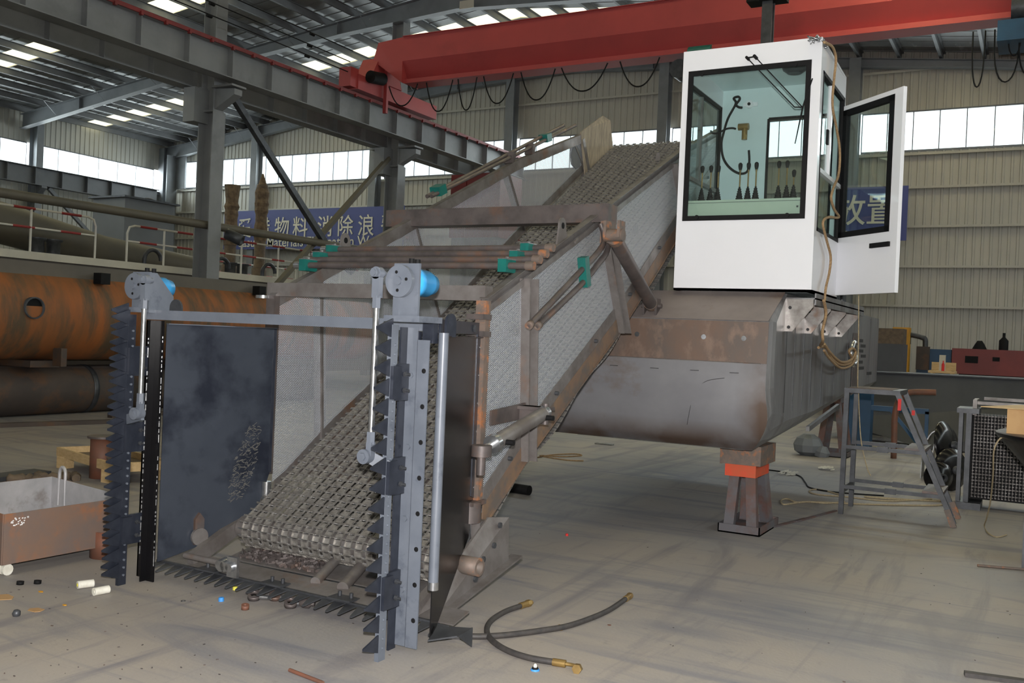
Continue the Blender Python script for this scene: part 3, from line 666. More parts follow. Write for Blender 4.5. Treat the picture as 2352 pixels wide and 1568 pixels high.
for right, xk, yk in ((True, -2.75, 3.775), (False, -4.80, 3.93)):
    knife(xk, yk, 1.66, right)
    fm = M('header_lit_grey') if right else M('header_black')
    # knife holders bolted on
    for z in ((0.24, 0.42, ), (0.80, 0.98), (1.26, 1.44)):
        b = MB(); b.box(xk-0.012, xk+0.012, yk+0.02, yk+0.135, z[0], z[1]).box(xk+0.012, xk+0.03, yk-0.02, yk+0.05, z[0]+0.01, z[1]-0.01)
        h_ = b.build('knife_holder', M('blade_black'), hd)
        for zz in (z[0]+0.05, z[1]-0.05):
            c = MB(); c.hexa((xk+0.016, yk+0.09, zz), (1, 0, 0), 0.013, 0.012).cyl((xk+0.02, yk+0.09, zz), (xk+0.048, yk+0.09, zz), 0.007, 8); c.build('bolt', M('gun_metal'), h_)
    y0 = 3.98 if right else 4.10
    if right:
        b = MB(); b.box(-2.800, -2.740, y0-0.008, y0, 0.02, 1.62); b.build('corner_angle', M('header_lit_grey'), hd)
        b = MB(); b.box(-2.812, -2.801, y0-0.06, y0-0.0, 0.0, 1.62).box(-2.740, -2.734, y0-0.002, y0+0.02, 0.03, 1.6); b.build('angle_flange_gap_shade', M('blade_black'), hd)  # flange, plus a thin black strip painting in the shade of the gap
        b = MB(); b.box(-2.733, -2.665, y0-0.012, y0-0.004, 0.02, 1.56); sb = b.build('slotted_flat', M('header_lit_grey'), hd)
        for k in range(8):
            z = 0.16+k*0.178; c = MB(); c.lathe((-2.690, y0-0.0125, z), (0, -1, 0), [(0.0125, 0), (0.0125, 0.001), (0.009, 0.0012)], 14); c.build('bolt_hole', M('black_rubber'), sb)
        for k in range(4):
            z = 0.30+k*0.36; c = MB(); c.hexa((-2.768, y0-0.008, z), (0, -1, 0), 0.015, 0.010); c.build('bolt', M('header_lit_grey'), sb)
        b = MB(); b.cyl((-2.628, 4.04, 0.35), (-2.628, 4.04, 1.60), 0.026, 20); b.build('edge_tube', M('header_lit_grey'), hd)
        b = MB(); b.cyl((-2.628, 4.04, 0.31), (-2.628, 4.04, 0.35), 0.028, 12); b.build('weld_bead', M('bright_steel'), hd)
        p1, p2 = (-2.645, 4.05), (-2.905, 4.85)
    else:
        b = MB(); b.box(-4.835, -4.825, y0-0.02, y0+0.08, 0.02, 1.60).box(-4.835, -4.778, y0-0.02, y0-0.012, 0.02, 1.60); b.build('corner_angle', fm, hd)
        b = MB(); b.box(-4.774, -4.700, y0-0.01, y0+0.0, 0.0, 1.60).box(-4.774, -4.766, y0-0.05, y0, 0.0, 1.60); b.build('corner_plate', fm, hd)
        b = MB(); 
        for zz in np.arange(0.1, 1.5, 0.012):
            if random.random() < 0.55: b.cyl((-4.777, y0-0.052, zz), (-4.777, y0-0.052, zz+0.012), 0.003+0.002*random.random(), 6)
            if random.random() < 0.5: b.cyl((-4.698, y0-0.012, zz), (-4.698, y0-0.012, zz+0.012), 0.003+0.002*random.random(), 6)
        b.build('weld_bead', M('bright_steel'), hd)
        p1, p2 = (-4.700, 4.115), (-4.500, 4.85)
    # the wing sheet, its foot cut back towards the conveyor
    d = V((p2[0]-p1[0], p2[1]-p1[1], 0)); nrm = V((d.y, -d.x, 0)).normalized()
    q = lambda t_, z: (p1[0]+d.x*t_, p1[1]+d.y*t_, z)
    poly = [q(0, 0.06), q(0.12, 0.08), q(0.9, 0.42), q(1.0, 0.62), q(1.0, 1.58), q(0, 1.58)] if right else [q(0, 0.12), q(0.5, 0.21), q(0.86, 0.30), q(1.0, 0.62), q(1.0, 1.58), q(0, 1.58)]
    b = MB(); b.plate(poly, 0.006, nrm); wp = b.build('wing_panel', M('header_black') if right else M('header_blue_black'), hd)
    b = MB(); b.plate([q(0, 1.58), q(1, 1.58), q(1, 1.585), q(0, 1.585)], 0.03, nrm if right else nrm); b.build('top_lip', M('header_lit_grey') if not right else M('header_black'), wp)
    b = MB(); b.plate([q(0.90, 0.66), q(1.06, 0.62), q(1.06, 1.60), q(0.9, 1.60)] if right else [q(0.985, 0.62), q(1.01, 0.62), q(1.01, 1.58), q(0.985, 1.58)], 0.010, nrm); hf = b.build('hinge_flange', M('blade_black'), wp)
    if right:
        for k in range(6):
            z = 0.70+k*0.165; c = V(q(0.985, z))+nrm*0.0105; o = MB(); o.cyl(c, c+nrm*0.001, 0.011, 12); o.build('bolt_hole', M('bright_steel'), hf)
    else:
        b = MB(); b.plate([q(0.30, 0.20), q(0.38, 0.21), q(0.38, 0.36), q(0.34, 0.40), q(0.30, 0.36)], 0.03, nrm if right else nrm); b.build('roller_slot', M('raw_dark'), wp)
        c0 = V(q(0.34, 0.25))+nrm*0.03; b = MB(); b.cyl(c0-nrm*0.01, c0+nrm*0.012, 0.055, 20); b.build('roller', M('raw_steel'), wp)
        # scratched dusty patch low on the sheet
        random.seed(3); b = MB()
        for k in range(420):
            t_ = 0.60+random.random()*0.30; z = 0.45+random.random()*0.50
            if (t_-0.75)**2/0.02+(z-0.68-(t_-0.75)*1.4)**2/0.045 > 1: continue
            c = V(q(t_, z))+nrm*0.0065; u = V((d.x, d.y, 0)).normalized()*(0.003+0.012*random.random()); w = V((0, 0, 0.001+0.006*random.random()))
            tilt = V((0, 0, (random.random()-0.4)*0.02)); b.plate([c-u-tilt, c+u+tilt, c+u+tilt+w, c-u-tilt+w], 0.0004, nrm)
        b.build('dust_smears', M('dust_pale'), wp, kind='stuff')
    # crank drive on top
    xd = xk+0.035; yd = yk-0.03; zd = 1.84 if right else 1.80
    gx = xd-0.07 if right else xd+0.08
    b = MB(); b.box(xd-0.06, xd+0.088, yd+0.055, yd+0.070, 1.66, zd+0.088).box(xd-0.10, xd+0.11, yd+0.04, yd+0.24, 1.645, 1.675)
    b.plate([(gx, yd+0.07, 1.675), (gx, yd+0.24, 1.675), (gx, yd+0.24, zd-0.05), (gx, yd+0.11, zd+0.085), (gx, yd+0.07, zd+0.085)] , 0.008, (1, 0, 0))
    mb_ = b.build('motor_bracket', M('header_lit_grey'), hd)
    b = MB(); b.cyl((xd, yd+0.012, zd), (xd, yd+0.036, zd), 0.078, 36); cd = b.build('crank_disc', M('header_lit_grey'), hd)
    b = MB(); b.cyl((xd, yd+0.0, zd), (xd, yd+0.03, zd), 0.02, 16); b.build('hub', M('header_lit_grey'), cd)
    for a in (0.2, 1.9, 4.6):
        c = MB(); c.cyl((xd+0.045*math.cos(a), yd+0.010, zd+0.045*math.sin(a)), (xd+0.045*math.cos(a), yd+0.0125, zd+0.045*math.sin(a)), 0.008, 12); c.build('hole', M('black_rubber'), cd)
    b = MB(); b.lathe((xd+0.01, yd+0.075, zd), (0, 1, 0), [(0.06, 0), (0.075, 0.012), (0.075, 0.06), (0.066, 0.07), (0.066, 0.15), (0.060, 0.16), (0.052, 0.20), (0.02, 0.215)], 26); mo = b.build('hydraulic_motor', M('motor_blue'), hd)
    b = MB()
    for yy in (0.10, 0.15): b.cyl((xd+0.01, yd+yy, zd+0.06), (xd+0.01, yd+yy, zd+0.115), 0.014, 10)
    b.build('port_cap', M('black_rubber'), mo)
    b = MB(); b.box(xd+0.055, xd+0.08, yd+0.10, yd+0.14, zd-0.01, zd+0.02); b.build('maker_plate', M('bright_steel'), mo)
    # connecting rod down to the knife
    xr_ = P(860, 800, Y=yd-0.03).x if right else P(327, 800, Y=yd-0.03).x; zc = zd+0.035; zb_ = 1.05 if right else 1.11
    b = MB(); b.cyl((xr_, yd-0.07, zc), (xr_, yd+0.02, zc), 0.016, 14); b.cyl((xr_, yd-0.045, zc), (xr_, yd-0.01, zc), 0.030, 18); b.hexa((xr_, yd-0.062, zc), (0, 1, 0), 0.024, 0.016); pn = b.build('crank_pin', M('header_lit_grey'), hd)
    b = MB(); b.cyl((xr_, yd-0.028, zb_), (xr_, yd-0.028, zc-0.10), 0.0155, 16); rd = b.build('connecting_rod', M('bright_steel'), hd)
    b = MB(); b.box(xr_-0.02, xr_+0.02, yd-0.045, yd-0.01, zc-0.12, zc-0.02).hexa((xr_, yd-0.028, zc-0.17), (0, 0, 1), 0.022, 0.06); b.build('rod_fork', M('header_lit_grey'), rd)
    b = MB(); b.hexa((xr_, yd-0.028, zb_-0.0), (0, 0, 1), 0.022, 0.06).box(xr_-0.016, xr_+0.016, yd-0.044, yd-0.012, zb_-0.06, zb_+0.01); b.build('rod_fork', M('header_lit_grey'), rd)
    b = MB(); b.cyl((xr_-0.02, yd-0.06, zb_-0.06), (xr_-0.02, yd+0.0, zb_-0.06), 0.036, 20); b.bar((xr_, yd-0.01, zb_-0.07), (xk+0.012, yk+0.0, zb_-0.11), 0.02, 0.06); b.hexa((xr_-0.02, yd-0.07, zb_-0.06), (0, 1, 0), 0.02, 0.012); b.build('rod_bracket', M('header_lit_grey'), hd)
# top cross bar, ears and the arm back to the hinge
b = MB(); b.box(-4.745, -2.72, 3.985, 4.045, 1.605, 1.662); b.build('top_bar', M('header_lit_grey'), hd)
b = MB(); b.box(-2.72, -2.655, 3.985, 4.03, 1.545, 1.66); b.plate([(-2.66, 4.04, 1.60), (-2.89, 4.8, 1.60), (-2.89, 4.8, 1.668), (-2.66, 4.04, 1.668)], 0.012, (1, 0, 0)); b.build('top_arm', M('blade_black'), hd)
b = MB(); b.hexa((-2.848, 4.68, 1.632), (1, .25, 0), 0.022, 0.02); b.build('bolt', M('gun_metal'), hd)
for c in ((-4.50, 4.0, 1.66), (-2.655, 4.13, 1.58)):
    b = MB(); r_ = 0.05; ring = [V(c)+V((r_*math.cos(a), 0, 0.02+r_*math.sin(a)) if c[0] < -4 else (0.0, r_*0.9*math.cos(a), 0.07+r_*math.sin(a))) for a in np.linspace(0, math.pi, 13)]
    if c[0] < -4: b.plate([V(c)+V((-r_, 0, 0))]+ring[::-1]+[V(c)+V((r_, 0, 0))], 0.012, (0, 1, 0)); b.cyl(V(c)+V((0, -0.001, 0.03)), V(c)+V((0, 0.0, 0.03)), 0.018, 14)
    else: b.plate([V(c)+V((0, r_*.9, 0))]+ring+[V(c)+V((0, -r_*.9, 0))], 0.014, (1, 0, 0)); b.cyl(V(c)+V((0.014, 0, 0.075)), V(c)+V((0.0155, 0, 0.075)), 0.02, 14)
    b.build('lifting_ear', M('gun_metal') if c[0] < -4 else M('blade_black'), hd)
# floor-level knife: back bar, plates, forward pointing blades
b = MB(); xx = -4.80
b.plate([(-4.82, 4.215, 0.085), (-2.70, 4.185, 0.085), (-2.70, 4.225, 0.085), (-4.82, 4.255, 0.085)], 0.015, (0, 0, 1)); b.build('floor_knife_back', M('gun_metal'), hd)
b = MB(); nT = 26; p_ = (4.82-2.62)/nT
for i in range(nT):
    xc = -4.82+p_*(i+0.5); b.plate([(xc-p_*0.48, 4.225-i*.0012, 0.086), (xc-0.007, 4.105-i*.0012, 0.060), (xc+0.007, 4.105-i*.0012, 0.060), (xc+p_*0.48, 4.225-i*.0012, 0.086)], 0.007, (0, 0.05, 1))
b.build('floor_blades', M('gun_metal'), hd)
b = MB(); b.plate([(-4.80, 4.235, 0.092), (-2.60, 4.205, 0.092), (-2.60, 4.36, 0.125), (-4.80, 4.39, 0.125)], 0.008); b.build('floor_plate', M('raw_steel'), hd)
for x in (-4.35, -3.83, -3.33):
    b = MB(); b.box(x-0.08, x+0.08, 4.17, 4.26, 0.104, 0.114); kp = b.build('hold_down', M('gun_metal'), hd)
    for dx in (-0.04, 0.04):
        c = MB(); c.cyl((x+dx, 4.235, 0.114), (x+dx, 4.235, 0.14), 0.011, 10); c.build('bolt', M('gun_metal'), kp)
a0, a1 = P(425, 1275, Z=0.17), P(510, 1293, Z=0.17)
b = MB(); b.cyl(a0, a1, 0.018, 12); b.build('push_rod', M('raw_steel'), hd)
b = MB()
for k in range(3): b.cyl((a1.x+0.01+0.035*k, a1.y-0.03, 0.16), (a1.x+0.01+0.035*k, a1.y+0.03, 0.17), 0.036-0.004*k, 14)
b.box(a1.x+0.05, a1.x+0.13, a1.y-0.01, a1.y+0.01, 0.10, 0.22); b.build('rod_knuckle', M('bright_steel'), hd)
# skid arms from the floor plate back to the conveyor foot
for x in (-4.56, -2.86):
    b = MB(); b.bar((x, 4.25, 0.12), (x, 4.98, 0.42), 0.05, 0.09); b.build('skid_arm', M('raw_steel'), hd)
b = MB(); b.plate([(-2.84, 4.18, 0.08), (-2.80, 4.30, 0.06), (-2.80, 5.12, 0.22), (-2.80, 5.10, 0.50), (-2.84, 4.92, 0.52)], 0.01, (1, 0, 0)); b.build('side_plate', M('raw_steel'), hd)
b = MB(); b.bar((-2.78, 4.25, 0.06), (-2.78, 5.20, 0.25), 0.08, 0.012); b.build('skid_flange', M('raw_steel'), hd)
b = MB(); b.pipe((-2.86, 4.62, 0.30), (-2.70, 4.62, 0.30), 0.052, 0.036, 18); rl = b.build('pivot_tube', M('weld_rust'), hd)
for y, z in ((4.80, 0.30), (4.92, 0.36), (4.98, 0.47), (4.72, 0.20)):
    b = MB(); b.hexa((-2.79, y, z), (1, 0, 0), 0.018, 0.014); b.build('bolt', M('gun_metal'), hd)
b = MB(); b.plate([(-2.66, 4.16, 0.085), (-2.50, 4.22, 0.09), (-2.50, 4.10, 0.08), (-2.62, 4.00, 0.06)], 0.008, (0, 0, 1)); b.plate([(-2.50, 4.22, 0.0), (-2.50, 4.22, 0.1), (-2.50, 4.08, 0.09)], 0.008, (1, 0, 0)); b.build('deflector', M('gun_metal'), hd)

# ================================================================== CONVEYOR
XRt, XLf = -2.90, -4.55
up_pts = [(4.87, 1.815), (6.25, 2.44), (8.16, 3.315), (9.60, 3.86)]
lo_pts = [(4.96, 0.445), (5.50, 0.815), (6.95, 1.67), (8.10, 2.47), (9.9, 3.60)]
uz = lambda y: float(np.interp(y, [p[0] for p in up_pts], [p[1] for p in up_pts]))
lz = lambda y: float(np.interp(y, [p[0] for p in lo_pts], [p[1] for p in lo_pts]))
cv = thing('conveyor', (-3.72, 5.0, 0.3), 'inclined steel flat-link conveyor with expanded metal sides rising past the cab', 'conveyor')
for X, s in ((XRt, 1), (XLf, -1)):
    b = MB(); pts = up_pts
    for (ya, za), (yb_, zb2) in zip(pts[:-1], pts[1:]):
        b.plate([(X-0.03, ya, za), (X-0.03, yb_, zb2), (X+0.03, yb_, zb2), (X+0.03, ya, za)], 0.006)
        b.plate([(X-0.026*s, ya, za-0.10), (X-0.026*s, yb_, zb2-0.10), (X-0.026*s, yb_, zb2), (X-0.026*s, ya, za)], 0.006, (s, 0, 0))
        b.plate([(X+0.012*s, ya, za-0.105), (X+0.012*s, yb_, zb2-0.105), (X+0.012*s, yb_, zb2-0.06), (X+0.012*s, ya, za-0.06)], 0.005, (s, 0, 0))
    b.build('upper_rail', M('raw_steel'), cv)
    b = MB(); c = MB()
    for (ya, za), (yb_, zb2) in zip(lo_pts[:-1], lo_pts[1:]):
        hr = 0.135 if s > 0 else 0.10
        b.plate([(X, ya, za), (X, yb_, zb2), (X, yb_, zb2+hr), (X, ya, za+hr)], 0.008, (s, 0, 0))
        b.plate([(X-0.06, ya, za), (X-0.06, yb_, zb2), (X+0.02, yb_, zb2), (X+0.02, ya, za)], 0.008)
        if s > 0: c.plate([(X, ya, za+0.135), (X, yb_, zb2+0.135), (X, yb_, zb2+0.24), (X, ya, za+0.24)], 0.006, (s, 0, 0))
    b.build('lower_rail', M('rail_rust') if s > 0 else M('raw_steel'), cv)
    if s > 0: c.build('rail_strip', M('raw_steel'), cv)
    b = MB(); ys = np.linspace(4.93, 9.7, 40)
    for ya, yb_ in zip(ys[:-1], ys[1:]):
        lo_ = 0.22 if s > 0 else 0.09
        b.add([(X-0.004*s, ya, lz(ya)+lo_), (X-0.004*s, yb_, lz(yb_)+lo_), (X-0.004*s, yb_, uz(yb_)-0.07), (X-0.004*s, ya, uz(ya)-0.07)], [(0, 1, 2, 3)])
    b.build('mesh_side', M('expanded_metal'), cv)
    k = 0
    for y in np.arange(5.25, 9.6, 0.62):
        o = MB(); o.cyl((X+0.006*s, y, lz(y)+(0.19 if s > 0 else 0.05)), (X+0.03*s, y, lz(y)+(0.19 if s > 0 else 0.05)), 0.014, 10); o.build('rail_bolt', M('gun_metal'), cv)
    # posts
    for ya, za, yb_, zb2 in ((5.38, uz(5.38)-0.08, 5.46, 0.80), (6.52, uz(6.5)-0.07, 6.98, 1.66), (8.02, uz(8.0)-0.08, 8.42, lz(8.4)-0.02), (9.45, uz(9.45)-0.1, 9.75, lz(9.7))):
        b = MB(); b.bar((X+0.02*s, ya-0.035, za), (X+0.02*s, yb_-0.035, zb2), 0.075, 0.02, (0, 1, 0)); b.bar((X+0.045*s, ya+0.02, za), (X+0.045*s, yb_+0.02, zb2), 0.008, 0.085, (1, 0, 0))
        b.build('side_post', M('raw_steel'), cv)
    b = MB(); b.box(X-0.035, X+0.035, 4.845, 4.90, 0.60, 1.80); b.build('front_post', M('weld_rust') if s > 0 else M('raw_dark'), cv)
    if s > 0:
        for z in (1.70, 1.60):
            b = MB(); b.box(X-0.07, X+0.045, 4.80, 4.90, z-0.012, z+0.02); b.build('hinge_lug', M('raw_dark'), cv)
        b = MB(); b.cyl((X-0.01, 4.82, 0.50), (X-0.01, 4.82, 0.62), 0.075, 18).box(X-0.07, X+0.05, 4.76, 4.92, 0.60, 0.625); b.build('lower_hinge', M('raw_dark'), cv)
        b = MB(); b.cyl((X-0.02, 4.82, 0.36), (X-0.02, 4.82, 0.50), 0.03, 14); b.build('hinge_pin', M('bright_steel'), cv)
        b = MB(); b.box(X-0.01, X+0.05, 4.86, 4.94, 0.16, 0.50); b.build('foot_plate', M('raw_steel'), cv)
    else:
        b = MB(); b.cyl((X+0.06, 4.82, 0.40), (X+0.06, 4.82, 0.56), 0.03, 14); b.build('hinge_pin', M('bright_steel'), cv)
        b = MB(); b.cyl((X-0.05, 4.83, 1.78), (X-0.05, 4.83, 1.80), 0.05, 16); b.build('hinge_cap', M('bright_steel'), cv)
# lifting ears on the rails
for X, y in ((XRt-0.0, 5.86), (XLf-0.02, 5.62)):
    b = MB(); ring = [(X, y+0.05*math.cos(a), uz(y)+0.10+0.055*math.sin(a)) for a in np.linspace(-0.2, math.pi+0.2, 13)]
    b.plate([(X, y+0.075, uz(y+0.075))]+ring+[(X, y-0.075, uz(y-0.075))], 0.014, (1, 0, 0)); e_ = b.build('lifting_ear', M('raw_steel'), cv)
    b = MB(); b.cyl((X+0.014, y, uz(y)+0.10), (X+0.0155, y, uz(y)+0.10), 0.022, 14); b.build('hole', M('black_rubber'), e_)
# cross members over the trough
b = MB(); b.prof((-4.62, 4.93, 1.845), (-2.90, 4.93, 1.845), [(-0.045, -0.045), (0.045, -0.045), (0.045, 0.045), (-0.045, 0.045)]); b.build('front_cross_bar', M('raw_steel'), cv)
b = MB(); b.box(-4.78, -2.79, 6.40, 6.56, 2.455, 2.59); b.build('main_cross_beam', M('raw_dark'), cv)
b = MB(); b.box(-4.70, -4.58, 6.40, 6.52, 2.36, 2.46).box(-2.84, -2.76, 6.38, 6.48, 2.30, 2.46); b.build('beam_bracket', M('weld_rust'), cv)
# end cheek plate at the top left
b = MB(); b.plate([(-4.53, 9.52, 3.86), (-4.50, 10.02, 4.15), (-4.46, 10.14, 4.12), (-4.46, 10.30, 3.72), (-4.50, 9.95, 3.50), (-4.53, 9.75, 3.2)], 0.012, (1, 0, 0)); b.build('end_cheek', M('cheek_plate'), cv)
b = MB(); b.bar((-4.56, 9.58, 3.80), (-4.56, 9.86, 3.30), 0.06, 0.10, (1, 0, 0)); b.build('end_strut', M('raw_steel'), cv)
b = MB(); q_ = P(1322, 361, X=-4.55); b.cyl((-4.56, q_.y, q_.z), (-4.54, q_.y, q_.z), 0.13, 8, smooth=False); b.build('bearing_plate', M('cabinet_grey'), cv)

# ---- flat-link belt, one crimped strip after another
def belt():
    x0, x1 = -4.47, -2.98
    zt_ = lambda y: 0.335+0.6135*(y-4.58)
    path = []
    ang = math.atan(0.6135); cyc, czc, R_ = 4.665, 0.275, 0.10
    t = V((0, math.cos(ang), math.sin(ang))); nn = V((0, -math.sin(ang), math.cos(ang)))
    top0 = V((0, cyc, czc))+nn*R_; L = (10.32-top0.y)/t.y
    s = L
    while s > 0: path.append((top0+t*s, -t, nn)); s -= 0.065
    a = 0.0
    while a < math.pi*1.02:
        c, s2 = math.cos(a), math.sin(a); n2 = nn*c+(-t)*s2; tt = -t*c-nn*s2; path.append((V((0, cyc, czc))+n2*R_, tt, n2)); a += 0.44
    s = 0; b0 = V((0, cyc, czc))-nn*R_
    while s < 5.2:
        path.append((b0+t*s-nn*(0.05*math.sin(s*3.0)**2), t, -nn)); s += 0.065
    per = 0.0825; nper = int((x1-x0)/per); per = (x1-x0)/nper; th, hh = 0.0035, 0.013
    vs, fs = [], []
    unit = [(0, 1, 3, 2), (4, 6, 7, 5), (0, 4, 5, 1), (2, 3, 7, 6), (0, 2, 6, 4), (1, 5, 7, 3)]
    def bx(o, u, v, w):   # box from corner o along three edges
        k = len(vs)
        for i in (0, 1):
            for j in (0, 1):
                for l in (0, 1):
                    q_ = o+u*i+v*j+w*l; vs.append((q_.x, q_.y, q_.z))
        fs.extend([tuple(i+k for i in f) for f in unit])
    ex = V((1, 0, 0))
    for i in range(len(path)-1):
        p, tt, n2 = path[i]; pn = path[i+1][0]; dv = pn-p; Lr = dv.length
        if Lr > 0.2: continue
        dv = dv/Lr; h = n2*hh; p = p+n2*0.004; sh = (per/2 if i % 2 else 0.0)
        for k in range(nper):
            xa = x0+k*per+sh*0; o = V((xa, p.y, p.z))
            wide, nar = per*0.56, per*0.38
            bx(o+dv*(Lr*0.02), ex*nar, dv*th, h)                             # bridge at this rod
            bx(o+ex*nar+dv*(Lr*0.02), ex*th, dv*(Lr*0.98), h)             # leg
            bx(o+ex*nar+dv*(Lr*0.98), ex*(per-nar), dv*th, h)               # bridge at the next rod
            bx(o+ex*(per-th)+dv*(Lr*0.02), ex*th, dv*(Lr*0.98), h)       # leg back
            # the legs are pressed over: a web plate leaning between them
            bx(o+ex*(nar+th)+dv*(Lr*0.30)+n2*0.002, ex*(per-nar-2*th), dv*(Lr*0.66), n2*0.0025)
    me = bpy.data.meshes.new('link_belt'); me.from_pydata([(v[0]+3.72, v[1]-5.0, v[2]-0.3) for v in vs], [], fs); me.materials.append(M('belt_steel'))
    o = bpy.data.objects.new('link_belt', me); COL.objects.link(o); o.parent = cv
    b = MB()
    for i in range(len(path)-1):
        p, tt, n2 = path[i]
        b.cyl((x0-0.012, p.y, p.z+0.0), (x1+0.012, p.y, p.z+0.0), 0.0045, 6)
    b.build('cross_rods', M('bright_steel'), cv, kind='stuff')
    b = MB(); b.cyl((x0-0.06, cyc, czc), (x1+0.06, cyc, czc), 0.075, 28); b.build('front_roller', M('raw_steel'), cv)
    b = MB(); b.cyl((x0-0.05, 10.35, zt_(10.35)-0.12), (x1+0.05, 10.35, zt_(10.35)-0.12), 0.09, 24); b.build('head_roller', M('raw_steel'), cv)
    for y in (5.05, 6.6, 8.2, 9.8):
        for x in ((-3.72,) if y != 8.2 else (-3.9, -3.3)):
            z = zt_(y)+0.02; f = MB(); f.plate([(x-0.03, y-0.01, z), (x+0.03, y-0.01, z), (x+0.018, y+0.0, z+0.085), (x-0.018, y+0.0, z+0.085)], 0.012, (0, 1, 0)); f.build('belt_cleat', M('raw_steel'), cv)
    # carrying pan under the belt
    b = MB(); b.plate([(x0, 5.1, zt_(5.1)-0.075), (x1, 5.1, zt_(5.1)-0.075), (x1, 10.2, zt_(10.2)-0.075), (x0, 10.2, zt_(10.2)-0.075)], 0.01); b.build('carrying_pan', M('raw_dark'), cv)
belt()
# slack chain mat folded under the front roller
random.seed(5)
b = MB()
for k in range(420):
    u, v_ = random.random(), random.random(); x = -4.42+u*0.62; y = 4.50+v_*0.26; z = 0.115+0.03*(v_)+random.random()*0.02
    a = random.random()*3.14; b.bar((x, y, z), (x+0.045*math.cos(a), y+0.03*math.sin(a), z+random.random()*0.02), 0.004, 0.014)
b.build('slack_links', M('raw_dark'), cv, kind='stuff')
for x0_, r_ in ((-3.62, 0.03), (-3.42, 0.035), (-3.2, 0.045)):
    b = MB(); b.cyl((x0_, 4.32, 0.13), (x0_-0.22, 5.0, 0.26), r_, 14); b.build('under_tube', M('raw_steel'), cv)
b = MB(); b.plate([(-4.5, 4.5, 0.10), (-2.95, 4.5, 0.10), (-2.95, 5.1, 0.20), (-4.5, 5.1, 0.20)], 0.008); b.build('bottom_pan', M('raw_steel'), cv)

# ---- hydraulic lines
for i in range(4):
    y = 5.20+0.105*i; z = uz(y)+0.07; xl, xr = -4.64-0.01*i, -2.76-0.01*i
    b = MB(); b.cyl((xl, y, z), (xr, y, z), 0.021, 14); pp_ = b.build('cross_pipe', M('raw_dark'), cv)
    b = MB(); b.cyl((xr-0.04, y, z), (xr+0.015, y, z), 0.028, 14); b.build('pipe_end', M('weld_rust'), pp_)
    b = MB(); b.cyl((xl-0.02, y, z), (xl+0.03, y, z), 0.026, 12); b.build('pipe_end', M('bright_steel'), pp_)
for X, n_ in ((XRt-0.05, 3), (XLf-0.01, 3)):
    for i in range(n_):
        y = 5.22+0.14*i; z = uz(y)+0.07
        b = MB(); b.box(X-0.03, X+0.03, y-0.062, y+0.062, z-0.05, z+0.03); cl = b.build('pipe_clamp', M('clamp_green'), cv)
        b = MB(); b.box(X-0.03, X+0.03, y-0.066, y+0.066, z+0.03, z+0.036).hexa((X, y, z+0.036), (0, 0, 1), 0.012, 0.012); b.build('clamp_cover', M('bright_steel'), cl)
for k, (dz, y1_) in enumerate(((0.0, 5.27), (-0.10, 5.38))):
    X = -2.80
    path = [(X, y1_, 1.668-0.0*k), (X, 5.98, 2.06+dz), (X, 6.14, 2.15+dz), (X, 6.26, 2.22+dz*.9), (X+0.0, 6.36+0.07*k, 2.30+dz*.5), (X-0.02, 6.39+0.08*k, 2.38), (X-0.04, 6.38+0.08*k, 2.44)]
    b = MB(); b.tube(spline(path, 5), 0.020, 12); pp_ = b.build('side_pipe', M('raw_dark'), cv)
    b = MB(); d_ = (V(path[1])-V(path[0])).normalized(); b.pipe(V(path[0])-d_*0.01, V(path[0])+d_*0.03, 0.026, 0.014, 14); b.build('pipe_end', M('weld_rust'), pp_)
b = MB(); b.bar((-2.80, 6.02, 2.165), (-2.80, 6.08, 1.965), 0.065, 0.06, (1, 0, 0)); b.build('pipe_clamp', M('clamp_green'), cv)
b = MB(); b.bar((-2.84, 5.98, 2.28), (-2.84, 5.99, uz(6.0)-0.06), 0.05, 0.012, (1, 0, 0)); b.build('clamp_stay', M('raw_steel'), cv)
for k in (0, 1):
    X = -4.60+0.045*k; b = MB(); b.cyl((X, 6.72, uz(6.72)+0.09), (X, 9.25+0.2*k, uz(9.35)+0.12+.04*k), 0.018, 12); b.build('rail_pipe', M('raw_dark'), cv)
for y in (6.86, 8.80):
    b = MB(); b.bar((-4.58, y-0.05, uz(y-0.05)+0.10), (-4.58, y+0.05, uz(y+0.05)+0.10), 0.10, 0.08); b.build('pipe_clamp', M('clamp_green'), cv)
for y in (8.05, 8.45): b = MB(); b.bar((-4.57, y, uz(y)-0.01), (-4.57, y+0.02, uz(y)+0.10), 0.05, 0.09, (1, 0, 0)); b.build('pipe_stay', M('raw_dark'), cv)

# wing swing cylinder with its arm on the right
t = thing('swing_cylinder', (-2.7, 5.0, 0.9), 'grey hydraulic ram with chrome rod and big knuckle on the right conveyor side', 'hydraulic cylinder')
c0, c1 = V((-2.68, 5.27, 1.125)), V((-2.635, 4.62, 1.005)); d_ = (c1-c0).normalized()
b = MB(); b.cyl(c0, c1, 0.043, 22); b.build('barrel', M('raw_steel'), t)
b = MB(); b.cyl(c1, c1+d_*0.045, 0.052, 22); b.cyl(c0-d_*0.04, c0, 0.046, 20); b.build('end_cap', M('bright_steel'), t)
b = MB(); b.cyl(c1+d_*0.04, c1+d_*0.13, 0.024, 16); b.build('piston_rod', M('bright_steel'), t)
k_ = c1-d_*(-0.17); b = MB(); b.cyl(k_+V((0, 0, -0.03)), k_+V((0, 0, 0.03)), 0.056, 22).cyl(k_+V((0, 0, -0.13)), k_+V((0, 0, -0.03)), 0.025, 14); b.build('knuckle', M('raw_dark'), t)
for q_ in (c1-d_*0.06, c0+d_*0.03):
    b = MB(); b.cyl(q_+V((0.03, 0, -0.01)), q_+V((0.09, 0, -0.01)), 0.016, 10); b.build('port_plug', M('black_rubber'), t)
